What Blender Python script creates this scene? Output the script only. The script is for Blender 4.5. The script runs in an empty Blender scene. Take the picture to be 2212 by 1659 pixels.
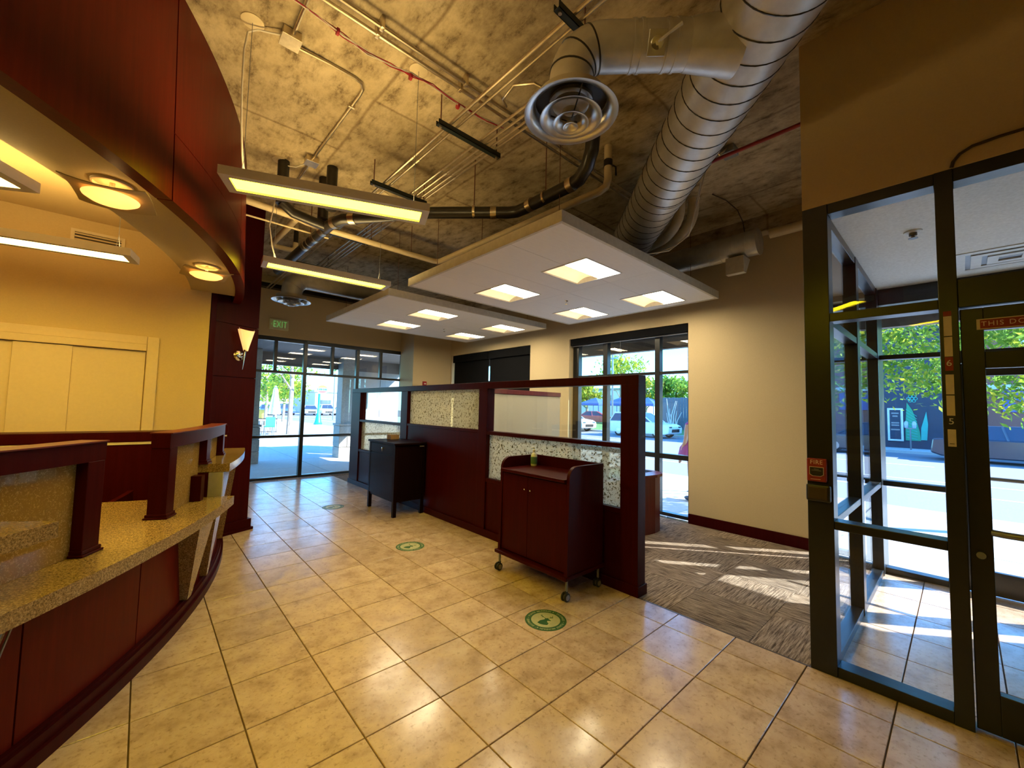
import bpy, bmesh, math, random
from mathutils import Vector, Matrix

SC = bpy.context.scene
COL = SC.collection
PI = math.pi
R = math.radians
random.seed(7)

# ------------------------------------------------------------------ camera
cam_d = bpy.data.cameras.new('camera')
cam = bpy.data.objects.new('camera', cam_d)
COL.objects.link(cam)
cam_d.sensor_width = 36.0
cam_d.lens = 36.0 * 879.574 / 2212.0
cam_d.clip_start = 0.02
cam_d.clip_end = 500
_a, _p, _r = R(42.1901), R(3.38098), R(1.32965)
_f = Vector((math.sin(_a) * math.cos(_p), math.cos(_a) * math.cos(_p), math.sin(_p)))
_rt = Vector((math.cos(_a), -math.sin(_a), 0))
_up = _rt.cross(_f)
_x = _rt * math.cos(_r) + _up * math.sin(_r)
_y = -_rt * math.sin(_r) + _up * math.cos(_r)
_m = Matrix((_x, _y, -_f)).transposed().to_4x4()
_m.translation = Vector((-0.0431, -0.6820, 1.5417))
cam.matrix_world = _m
SC.camera = cam

# ------------------------------------------------------------------ exposure, sky, sun
SC.view_settings.view_transform = 'Standard'
SC.view_settings.look = 'None'
SC.view_settings.exposure = 1.25
SC.view_settings.gamma = 1.0
SC.view_settings.use_curve_mapping = False

cy = SC.cycles
cy.max_bounces = 8
cy.diffuse_bounces = 4
cy.glossy_bounces = 3
cy.transmission_bounces = 4
cy.transparent_max_bounces = 16
cy.caustics_reflective = False
cy.caustics_refractive = False
cy.adaptive_threshold = 0.025
SUN_DIR = Vector((-0.64, 0.77, -0.65)).normalized()
w = bpy.data.worlds.new('sky')
SC.world = w
w.use_nodes = True
nt = w.node_tree
bg = nt.nodes['Background']
sky = nt.nodes.new('ShaderNodeTexSky')
sky.sky_type = 'NISHITA'
sky.sun_disc = False
sky.sun_elevation = math.asin(-SUN_DIR.z)
sky.sun_rotation = math.atan2(-SUN_DIR.x, -SUN_DIR.y)
sky.air_density = 1.0
sky.dust_density = 0.15
sky.ozone_density = 4.0
tint = nt.nodes.new('ShaderNodeMix'); tint.data_type = 'RGBA'; tint.blend_type = 'MULTIPLY'; tint.inputs[0].default_value = 1.0
tint.inputs[7].default_value = (0.42, 0.92, 1.25, 1)   # daylight as the camera's warm white balance sees it
nt.links.new(sky.outputs[0], tint.inputs[6]); nt.links.new(tint.outputs[2], bg.inputs[0])
bg.inputs[1].default_value = 0.42
sd = bpy.data.lights.new('sun', 'SUN')
sd.energy = 8.0
sd.angle = R(0.53)
sd.color = (1.0, 0.98, 0.92)
so = bpy.data.objects.new('sun', sd)
COL.objects.link(so)
so.location = (12, -12, 20)
so.rotation_euler = SUN_DIR.to_track_quat('-Z', 'Y').to_euler()

# ------------------------------------------------------------------ materials
MATS = {}
def _new(name):
    m = bpy.data.materials.new(name)
    m.use_nodes = True
    MATS[name] = m
    n = m.node_tree.nodes
    return m, n, m.node_tree.links, n['Principled BSDF']
def _coord(n, l, scale=(1, 1, 1), rand=0.0, kind='Object'):
    tc = n.new('ShaderNodeTexCoord')
    mp = n.new('ShaderNodeMapping')
    mp.inputs['Scale'].default_value = scale
    l.new(tc.outputs[kind], mp.inputs['Vector'])
    if rand:
        oi = n.new('ShaderNodeObjectInfo')
        mu = n.new('ShaderNodeMath'); mu.operation = 'MULTIPLY'; mu.inputs[1].default_value = rand
        l.new(oi.outputs['Random'], mu.inputs[0])
        cb = n.new('ShaderNodeCombineXYZ')
        l.new(mu.outputs[0], cb.inputs[0]); l.new(mu.outputs[0], cb.inputs[1])
        l.new(cb.outputs[0], mp.inputs['Location'])
    return mp.outputs[0]
def _noise(n, l, vec, scale, detail=4, rough=0.6):
    t = n.new('ShaderNodeTexNoise')
    t.inputs['Scale'].default_value = scale
    t.inputs['Detail'].default_value = detail
    t.inputs['Roughness'].default_value = rough
    l.new(vec, t.inputs['Vector'])
    return t.outputs['Fac']
def _ramp(n, l, fac, stops):
    r = n.new('ShaderNodeValToRGB')
    e = r.color_ramp.elements
    while len(e) < len(stops): e.new(0.5)
    for i, (p, c) in enumerate(stops):
        e[i].position = p; e[i].color = (c[0], c[1], c[2], 1)
    l.new(fac, r.inputs[0])
    return r.outputs[0]
def _bump(n, l, p, h, strength, dist=0.01):
    b = n.new('ShaderNodeBump')
    b.inputs['Strength'].default_value = strength
    b.inputs['Distance'].default_value = dist
    l.new(h, b.inputs['Height'])
    l.new(b.outputs[0], p.inputs['Normal'])
def _mul(n, l, a, b, fac=1.0):
    m = n.new('ShaderNodeMix'); m.data_type = 'RGBA'; m.blend_type = 'MULTIPLY'
    m.inputs[0].default_value = fac
    l.new(a, m.inputs[6]); l.new(b, m.inputs[7])
    return m.outputs[2]
def _warp(n, l, vec, amt):
    t = n.new('ShaderNodeTexNoise'); t.inputs['Scale'].default_value = 2.5; l.new(vec, t.inputs['Vector'])
    mx = n.new('ShaderNodeMix'); mx.data_type = 'RGBA'; mx.blend_type = 'LINEAR_LIGHT'; mx.inputs[0].default_value = amt * 0.2
    l.new(vec, mx.inputs[6]); l.new(t.outputs['Color'], mx.inputs[7])
    return mx.outputs[2]
def plain(name, c, rough=0.5, metal=0.0, spec=0.5, c2=None, scale=20, stretch=(1, 1, 1), bump=0.0, rand=0.0, coat=0.0, detail=4):
    m, n, l, p = _new(name)
    p.inputs['Roughness'].default_value = rough
    p.inputs['Metallic'].default_value = metal
    p.inputs['Specular IOR Level'].default_value = spec
    p.inputs['Coat Weight'].default_value = coat
    p.inputs['Coat Roughness'].default_value = 0.12
    c2 = c2 or tuple(v * 0.86 for v in c)
    vec = _coord(n, l, stretch, rand)
    f = _noise(n, l, vec, scale, detail)
    l.new(_ramp(n, l, f, [(0.33, c2), (0.67, c)]), p.inputs['Base Color'])
    if bump: _bump(n, l, p, f, bump)
    return m
def emis(name, c, s, c2=None):
    m, n, l, p = _new(name)
    p.inputs['Base Color'].default_value = (0.8, 0.8, 0.8, 1)
    p.inputs['Emission Strength'].default_value = s
    vec = _coord(n, l, (1, 1, 1))
    f = _noise(n, l, vec, 3.0, 2)
    c2 = c2 or tuple(v * 0.97 for v in c)
    l.new(_ramp(n, l, f, [(0.3, c2), (0.7, c)]), p.inputs['Emission Color'])
    return m
def thin_glass(name, tint=(0.96, 0.98, 0.97), refl=1.0, haze=0.0, hazec=(0.8, 0.85, 0.85)):
    m = bpy.data.materials.new(name); m.use_nodes = True; MATS[name] = m
    n = m.node_tree.nodes; l = m.node_tree.links; n.clear()
    out = n.new('ShaderNodeOutputMaterial')
    tr = n.new('ShaderNodeBsdfTransparent'); tr.inputs[0].default_value = (*tint, 1)
    gl = n.new('ShaderNodeBsdfGlossy'); gl.inputs['Roughness'].default_value = 0.0
    gl.inputs['Color'].default_value = (1, 1, 1, 1)
    lw = n.new('ShaderNodeLayerWeight'); lw.inputs[0].default_value = 0.5
    pw = n.new('ShaderNodeMath'); pw.operation = 'POWER'; pw.inputs[1].default_value = 4.0
    l.new(lw.outputs['Facing'], pw.inputs[0])
    ma = n.new('ShaderNodeMath'); ma.operation = 'MULTIPLY_ADD'
    ma.inputs[1].default_value = 0.9 * refl; ma.inputs[2].default_value = 0.045 * refl
    l.new(pw.outputs[0], ma.inputs[0])
    mx = n.new('ShaderNodeMixShader')
    l.new(ma.outputs[0], mx.inputs[0]); l.new(tr.outputs[0], mx.inputs[1]); l.new(gl.outputs[0], mx.inputs[2])
    last = mx.outputs[0]
    if haze:
        df = n.new('ShaderNodeBsdfDiffuse'); df.inputs[0].default_value = (*hazec, 1)
        vec = _coord(n, l)
        f = _noise(n, l, vec, 2.0, 3)
        m3 = n.new('ShaderNodeMath'); m3.operation = 'MULTIPLY'; m3.inputs[1].default_value = haze * 2
        l.new(f, m3.inputs[0])
        m2 = n.new('ShaderNodeMixShader')
        l.new(m3.outputs[0], m2.inputs[0]); l.new(last, m2.inputs[1]); l.new(df.outputs[0], m2.inputs[2])
        last = m2.outputs[0]
    l.new(last, out.inputs[0])
    return m
def art_glass(name, body, fleck, clear=0.25, scale=55):
    m = bpy.data.materials.new(name); m.use_nodes = True; MATS[name] = m
    n = m.node_tree.nodes; l = m.node_tree.links; n.clear()
    out = n.new('ShaderNodeOutputMaterial')
    vec = _coord(n, l, (1, 1, 1))
    # short curved flecks: thin iso-lines of a noise, broken up by a second noise
    f = _noise(n, l, vec, scale, 2, 0.5)
    s1 = n.new('ShaderNodeMath'); s1.operation = 'SUBTRACT'; s1.inputs[1].default_value = 0.5; l.new(f, s1.inputs[0])
    ab = n.new('ShaderNodeMath'); ab.operation = 'ABSOLUTE'; l.new(s1.outputs[0], ab.inputs[0])
    lt = n.new('ShaderNodeMath'); lt.operation = 'LESS_THAN'; lt.inputs[1].default_value = 0.045; l.new(ab.outputs[0], lt.inputs[0])
    g = _noise(n, l, vec, scale * 0.9, 3, 0.7)
    gt = n.new('ShaderNodeMath'); gt.operation = 'GREATER_THAN'; gt.inputs[1].default_value = 0.52; l.new(g, gt.inputs[0])
    fk = n.new('ShaderNodeMath'); fk.operation = 'MULTIPLY'; l.new(lt.outputs[0], fk.inputs[0]); l.new(gt.outputs[0], fk.inputs[1])
    mc = n.new('ShaderNodeMix'); mc.data_type = 'RGBA'
    mc.inputs[6].default_value = (*body, 1); mc.inputs[7].default_value = (*fleck, 1)
    l.new(fk.outputs[0], mc.inputs[0])
    tl = n.new('ShaderNodeBsdfTranslucent'); l.new(mc.outputs[2], tl.inputs[0])
    df = n.new('ShaderNodeBsdfDiffuse'); l.new(mc.outputs[2], df.inputs[0])
    a = n.new('ShaderNodeMixShader'); a.inputs[0].default_value = 0.3
    l.new(tl.outputs[0], a.inputs[1]); l.new(df.outputs[0], a.inputs[2])
    tp = n.new('ShaderNodeBsdfTransparent'); tp.inputs[0].default_value = (*body, 1)
    cf = n.new('ShaderNodeMath'); cf.operation = 'MULTIPLY_ADD'; cf.inputs[1].default_value = -clear; cf.inputs[2].default_value = clear
    l.new(fk.outputs[0], cf.inputs[0])
    b = n.new('ShaderNodeMixShader'); l.new(cf.outputs[0], b.inputs[0]); l.new(a.outputs[0], b.inputs[1]); l.new(tp.outputs[0], b.inputs[2])
    gl = n.new('ShaderNodeBsdfGlossy'); gl.inputs['Roughness'].default_value = 0.05
    c = n.new('ShaderNodeMixShader'); c.inputs[0].default_value = 0.06
    l.new(b.outputs[0], c.inputs[1]); l.new(gl.outputs[0], c.inputs[2])
    l.new(c.outputs[0], out.inputs[0])
    return m

# --- floor tile
m, n, l, p = _new('tile')
vec = _coord(n, l, (1, 1, 1), rand=60)
f1 = _noise(n, l, vec, 7, 6, 0.65); f2 = _noise(n, l, vec, 38, 4, 0.7)
c1 = _ramp(n, l, f1, [(0.28, (0.43, 0.29, 0.19)), (0.5, (0.64, 0.47, 0.345)), (0.72, (0.76, 0.59, 0.45))])
c2 = _ramp(n, l, f2, [(0.3, (0.62, 0.58, 0.52)), (0.46, (1, 1, 1))])
oi = n.new('ShaderNodeObjectInfo')
c3 = _ramp(n, l, oi.outputs['Random'], [(0, (0.82, 0.80, 0.78)), (1, (1.0, 1.0, 1.0))])
l.new(_mul(n, l, _mul(n, l, c1, c2), c3), p.inputs['Base Color'])
p.inputs['Roughness'].default_value = 0.2
rr = _ramp(n, l, f1, [(0.3, (0.26, 0.26, 0.26)), (0.7, (0.13, 0.13, 0.13))]); l.new(rr, p.inputs['Roughness'])
_bump(n, l, p, f2, 0.05, 0.004)
plain('grout', (0.13, 0.085, 0.045), 0.9)
# --- carpet, two pile directions
for nm, st in (('carpet_a', (3.5, 55, 1)), ('carpet_b', (55, 3.5, 1))):
    m, n, l, p = _new(nm)
    vec = _coord(n, l, st, rand=40)
    f1 = _noise(n, l, vec, 1.6, 5, 0.7)
    v2 = _coord(n, l, (1, 1, 1), rand=17); f2 = _noise(n, l, v2, 180, 2)
    a = _ramp(n, l, f1, [(0.36, (0.07, 0.05, 0.035)), (0.5, (0.27, 0.205, 0.15)), (0.62, (0.46, 0.37, 0.28))])
    b = _ramp(n, l, f2, [(0.3, (0.7, 0.7, 0.7)), (0.6, (1, 1, 1))])
    oi = n.new('ShaderNodeObjectInfo')
    cc = _ramp(n, l, oi.outputs['Random'], [(0, (0.72, 0.72, 0.72)), (1, (1.05, 1.03, 1.0))])
    l.new(_mul(n, l, _mul(n, l, a, b), cc), p.inputs['Base Color'])
    p.inputs['Roughness'].default_value = 0.95; p.inputs['Specular IOR Level'].default_value = 0.1
    _bump(n, l, p, f2, 0.5, 0.01)
# --- concrete ceiling with formwork joints and stains
m, n, l, p = _new('concrete')
vec = _coord(n, l)
br = n.new('ShaderNodeTexBrick')
br.inputs['Scale'].default_value = 1.0; br.inputs['Brick Width'].default_value = 2.44; br.inputs['Row Height'].default_value = 1.22
br.inputs['Mortar Size'].default_value = 0.022; br.inputs['Mortar Smooth'].default_value = 1.0; br.offset = 0.35
br.inputs['Color1'].default_value = (1, 1, 1, 1); br.inputs['Color2'].default_value = (0.86, 0.86, 0.86, 1); br.inputs['Mortar'].default_value = (0.55, 0.5, 0.45, 1)
mpb = n.new('ShaderNodeMapping'); mpb.inputs['Rotation'].default_value = (0, 0, R(90)); l.new(_warp(n, l, vec, 0.12), mpb.inputs['Vector']); l.new(mpb.outputs[0], br.inputs['Vector'])
f1 = _noise(n, l, vec, 1.1, 7, 0.72); f2 = _noise(n, l, _coord(n, l, (1.0, 0.45, 1)), 9, 7, 0.75)
c1 = _ramp(n, l, f1, [(0.3, (0.29, 0.22, 0.125)), (0.5, (0.56, 0.45, 0.275)), (0.72, (0.74, 0.62, 0.42))])
c2 = _ramp(n, l, f2, [(0.34, (0.30, 0.26, 0.2)), (0.46, (0.8, 0.78, 0.74)), (0.56, (1.0, 1.0, 0.98)), (0.75, (1.15, 1.14, 1.1))])
l.new(_mul(n, l, _mul(n, l, c1, c2), br.outputs['Color']), p.inputs['Base Color'])
p.inputs['Roughness'].default_value = 0.85
_bump(n, l, p, f2, 0.25, 0.01)
# --- paints
plain('wall_beige', (0.60, 0.475, 0.275), 0.75, c2=(0.57, 0.45, 0.258), scale=90, bump=0.06)
plain('wall_office', (0.62, 0.45, 0.20), 0.75, c2=(0.59, 0.425, 0.185), scale=90, bump=0.06)
plain('soffit_beige', (0.50, 0.40, 0.20), 0.75, c2=(0.46, 0.37, 0.185), scale=90, bump=0.05)
plain('white_ceiling', (0.90, 0.91, 0.90), 0.8, c2=(0.75, 0.76, 0.75), scale=60)
plain('cloud_panel', (0.92, 0.91, 0.88), 0.8, c2=(0.89, 0.88, 0.85), scale=8, stretch=(1, 6, 1))
plain('cloud_trim', (0.70, 0.66, 0.54), 0.6)
plain('cream_paint', (0.72, 0.60, 0.38), 0.5, c2=(0.66, 0.54, 0.33), scale=12)
plain('door_paint', (0.70, 0.53, 0.29), 0.6, c2=(0.67, 0.505, 0.275), scale=40)
plain('black_frame', (0.012, 0.013, 0.014), 0.3, spec=0.5, c2=(0.009, 0.01, 0.011))
plain('black_metal', (0.016, 0.016, 0.018), 0.35, c2=(0.01, 0.01, 0.012))
plain('black_iron', (0.02, 0.017, 0.015), 0.35, c2=(0.012, 0.01, 0.009), scale=30)
plain('strut_green', (0.012, 0.02, 0.02), 0.45)
plain('conduit_steel', (0.72, 0.63, 0.47), 0.33, metal=1.0, c2=(0.6, 0.52, 0.38), scale=30)
plain('galvanised', (0.66, 0.65, 0.62), 0.45, metal=0.7, c2=(0.54, 0.53, 0.51), scale=9, detail=6)
plain('spun_aluminium', (0.60, 0.59, 0.57), 0.3, metal=1.0, c2=(0.55, 0.53, 0.5), scale=5)
plain('chrome', (0.8, 0.8, 0.8), 0.08, metal=1.0, c2=(0.76, 0.76, 0.76))
plain('clamp_steel', (0.6, 0.5, 0.35), 0.3, metal=1.0)
plain('lamp_grey', (0.72, 0.69, 0.64), 0.5, c2=(0.68, 0.65, 0.6))
plain('red_paint', (0.30, 0.012, 0.015), 0.35)
plain('red_wire', (0.42, 0.02, 0.04), 0.5)
plain('white_wire', (0.72, 0.66, 0.55), 0.5)
plain('white_plastic', (0.75, 0.74, 0.70), 0.4)
plain('pvc_cream', (0.66, 0.58, 0.42), 0.4)
plain('rust_rod', (0.16, 0.06, 0.035), 0.6)
def wood(name, a, b, c, rough, st=(14, 14, 0.9), coat=0.0, spec=0.35):
    m, n, l, p = _new(name)
    vec = _coord(n, l, st)
    f1 = _noise(n, l, vec, 2.2, 6, 0.65)
    l.new(_ramp(n, l, f1, [(0.25, a), (0.5, b), (0.78, c)]), p.inputs['Base Color'])
    p.inputs['Roughness'].default_value = rough
    p.inputs['Specular IOR Level'].default_value = spec
    p.inputs['Coat Weight'].default_value = coat
    return m
wood('wood_cherry', (0.075, 0.0035, 0.0012), (0.10, 0.0055, 0.0018), (0.13, 0.009, 0.003), 0.4, spec=0.09)
wood('wood_mahogany', (0.030, 0.0013, 0.0014), (0.040, 0.002, 0.002), (0.052, 0.003, 0.0028), 0.38, spec=0.07)
wood('wood_cap', (0.10, 0.012, 0.010), (0.13, 0.018, 0.014), (0.16, 0.025, 0.02), 0.4)
wood('wood_espresso', (0.006, 0.002, 0.0026), (0.008, 0.0026, 0.003), (0.011, 0.0035, 0.0036), 0.35, spec=0.07)
wood('wood_red', (0.11, 0.013, 0.007), (0.145, 0.019, 0.010), (0.18, 0.027, 0.014), 0.28, spec=0.4)
# --- granite
m, n, l, p = _new('granite')
vec = _coord(n, l)
vo = n.new('ShaderNodeTexVoronoi'); vo.inputs['Scale'].default_value = 260; l.new(vec, vo.inputs['Vector'])
f1 = _noise(n, l, vec, 120, 4, 0.75)
a = _ramp(n, l, f1, [(0.3, (0.085, 0.054, 0.022)), (0.5, (0.31, 0.20, 0.085)), (0.7, (0.52, 0.37, 0.19))])
sp = n.new('ShaderNodeSeparateColor'); l.new(vo.outputs['Color'], sp.inputs[0])
b = _ramp(n, l, sp.outputs[0], [(0.0, (0.5, 0.48, 0.45)), (0.45, (0.95, 0.95, 0.95)), (1, (1.15, 1.12, 1.08))])
l.new(_mul(n, l, a, b), p.inputs['Base Color'])
p.inputs['Roughness'].default_value = 0.16
# --- glass
thin_glass('glass', (0.965, 0.985, 0.98), 1.0)
thin_glass('glass_tint', (0.965, 0.985, 0.995), 0.45)
art_glass('art_glass', (0.95, 0.94, 0.80), (0.10, 0.085, 0.035), 0.55, 34)
art_glass('teller_glass', (0.48, 0.36, 0.14), (0.60, 0.48, 0.24), 0.3, 95)
# --- lamps
emis('troffer_lens', (1.0, 0.84, 0.56), 17.0)
emis('troffer_side', (1.0, 0.72, 0.36), 0.48, (1.0, 0.66, 0.30))
emis('pendant_lens', (1.0, 0.74, 0.012), 13.0, (1.0, 0.74, 0.014))
emis('office_lens', (1.0, 0.70, 0.16), 17.0)
emis('dish_glow', (1.0, 0.45, 0.11), 0.95, (1.0, 0.36, 0.07))
emis('bulb_glow', (1.0, 0.6, 0.2), 14.0)
emis('sconce_glow', (1.0, 0.56, 0.22), 0.5, (1.0, 0.42, 0.12))
emis('uplight_lens', (1.0, 0.70, 0.27), 9.5)
emis('exit_green', (0.02, 0.5, 0.05), 0.22)
plain('exit_face', (0.80, 0.76, 0.50), 0.5)
# --- fabric, print
plain('fabric_panel', (0.60, 0.55, 0.42), 0.95, c2=(0.54, 0.49, 0.37), scale=220, bump=0.2)
plain('shade_black', (0.006, 0.006, 0.007), 0.8, spec=0.1)
plain('sticker_green', (0.025, 0.115, 0.02), 0.45)
plain('sticker_cream', (0.50, 0.50, 0.26), 0.45)
plain('red_sign', (0.25, 0.012, 0.012), 0.45)
plain('sign_letter', (0.75, 0.58, 0.54), 0.5)
plain('label_white', (0.62, 0.58, 0.54), 0.5)
plain('tape_tan', (0.62, 0.52, 0.42), 0.5)
plain('dark_plastic', (0.02, 0.018, 0.016), 0.35)
plain('brown_plastic', (0.05, 0.03, 0.012), 0.4)
plain('kraft', (0.42, 0.25, 0.12), 0.8)
plain('clear_bottle', (0.75, 0.78, 0.76), 0.15)
plain('label_teal', (0.10, 0.25, 0.22), 0.5)
plain('rubber', (0.015, 0.015, 0.016), 0.6)
plain('wheel_grey', (0.30, 0.27, 0.24), 0.4)
# --- outdoors
plain('sidewalk', (0.56, 0.54, 0.50), 0.85, c2=(0.48, 0.46, 0.43), scale=14, bump=0.1, rand=30)
plain('asphalt', (0.24, 0.24, 0.255), 0.85, c2=(0.185, 0.185, 0.20), scale=40, bump=0.1)
plain('road_paint', (0.80, 0.78, 0.72), 0.7)
plain('curb', (0.58, 0.55, 0.5), 0.85)
plain('grass', (0.12, 0.26, 0.05), 0.9, c2=(0.08, 0.18, 0.035), scale=60)
plain('stone', (0.36, 0.345, 0.32), 0.85, c2=(0.28, 0.265, 0.25), scale=25, bump=0.25, rand=20)
plain('stucco', (0.33, 0.33, 0.33), 0.85, c2=(0.30, 0.30, 0.30), scale=50)
plain('canopy_dark', (0.13, 0.12, 0.115), 0.75)
plain('bark', (0.34, 0.28, 0.22), 0.9, c2=(0.22, 0.17, 0.13), scale=18, stretch=(1, 1, 0.25), bump=0.4)
def leaf(name, c, c2):
    m, n, l, p = _new(name)
    f = _noise(n, l, _coord(n, l), 2.5, 3)
    col = _ramp(n, l, f, [(0.35, c2), (0.65, c)])
    l.new(col, p.inputs['Base Color']); p.inputs['Roughness'].default_value = 0.6; p.inputs['Specular IOR Level'].default_value = 0.2
    t = n.new('ShaderNodeBsdfTranslucent'); l.new(col, t.inputs[0])
    mx = n.new('ShaderNodeMixShader'); mx.inputs[0].default_value = 0.55
    out = [q for q in n if q.type == 'OUTPUT_MATERIAL'][0]
    l.new(p.outputs[0], mx.inputs[1]); l.new(t.outputs[0], mx.inputs[2]); l.new(mx.outputs[0], out.inputs[0])
leaf('leaf_green', (0.20, 0.34, 0.05), (0.11, 0.24, 0.03))
leaf('leaf_yellow', (0.50, 0.48, 0.05), (0.28, 0.38, 0.04))
leaf('leaf_gold', (0.60, 0.44, 0.05), (0.38, 0.42, 0.05))
plain('teal_paint', (0.02, 0.36, 0.36), 0.4)
plain('canvas_white', (0.75, 0.72, 0.68), 0.9, c2=(0.62, 0.6, 0.57), scale=6)
plain('car_glass', (0.03, 0.05, 0.09), 0.08, spec=0.8)
for nm, c in (('car_white', (0.80, 0.80, 0.80)), ('car_blue', (0.06, 0.12, 0.28)), ('car_silver', (0.45, 0.47, 0.5)), ('car_dark', (0.025, 0.03, 0.05)), ('car_red', (0.45, 0.03, 0.04))):
    plain(nm, c, 0.25, coat=0.8)
plain('tyre', (0.012, 0.012, 0.013), 0.7)
plain('hub', (0.5, 0.5, 0.52), 0.3, metal=0.8)
plain('building_cream', (0.70, 0.62, 0.50), 0.85)
plain('building_dark', (0.045, 0.05, 0.075), 0.8, c2=(0.035, 0.04, 0.06), scale=6)
plain('brick_red', (0.34, 0.13, 0.10), 0.85, c2=(0.26, 0.09, 0.07), scale=30, bump=0.2)
plain('mural_green', (0.03, 0.33, 0.17), 0.7)
plain('mural_teal', (0.05, 0.42, 0.33), 0.7)
plain('sign_purple', (0.14, 0.13, 0.36), 0.5)
plain('window_dark', (0.06, 0.085, 0.11), 0.08, spec=0.8)
plain('fence_wood', (0.16, 0.17, 0.21), 0.85, c2=(0.11, 0.12, 0.15), scale=8, stretch=(6, 6, 0.6))
plain('awning_blue', (0.03, 0.12, 0.42), 0.7)
plain('sign_orange', (0.75, 0.30, 0.05), 0.5)
plain('sign_redpink', (0.65, 0.10, 0.09), 0.5)
plain('sign_blue', (0.05, 0.16, 0.45), 0.5)
plain('banner_teal', (0.45, 0.62, 0.58), 0.7)
plain('bin_yellow', (0.65, 0.42, 0.08), 0.6)
plain('skin', (0.55, 0.34, 0.25), 0.6)
plain('dress_pink', (0.42, 0.10, 0.30), 0.85, c2=(0.33, 0.08, 0.26), scale=9, stretch=(3, 3, 0.5))
plain('hair_grey', (0.42, 0.37, 0.32), 0.7, c2=(0.28, 0.24, 0.2), scale=30, stretch=(3, 3, 0.4))
plain('shoe_dark', (0.05, 0.06, 0.09), 0.5)
plain('metal_grey', (0.25, 0.26, 0.27), 0.4, metal=0.6)
plain('orange_cone', (0.7, 0.25, 0.03), 0.6)

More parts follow.
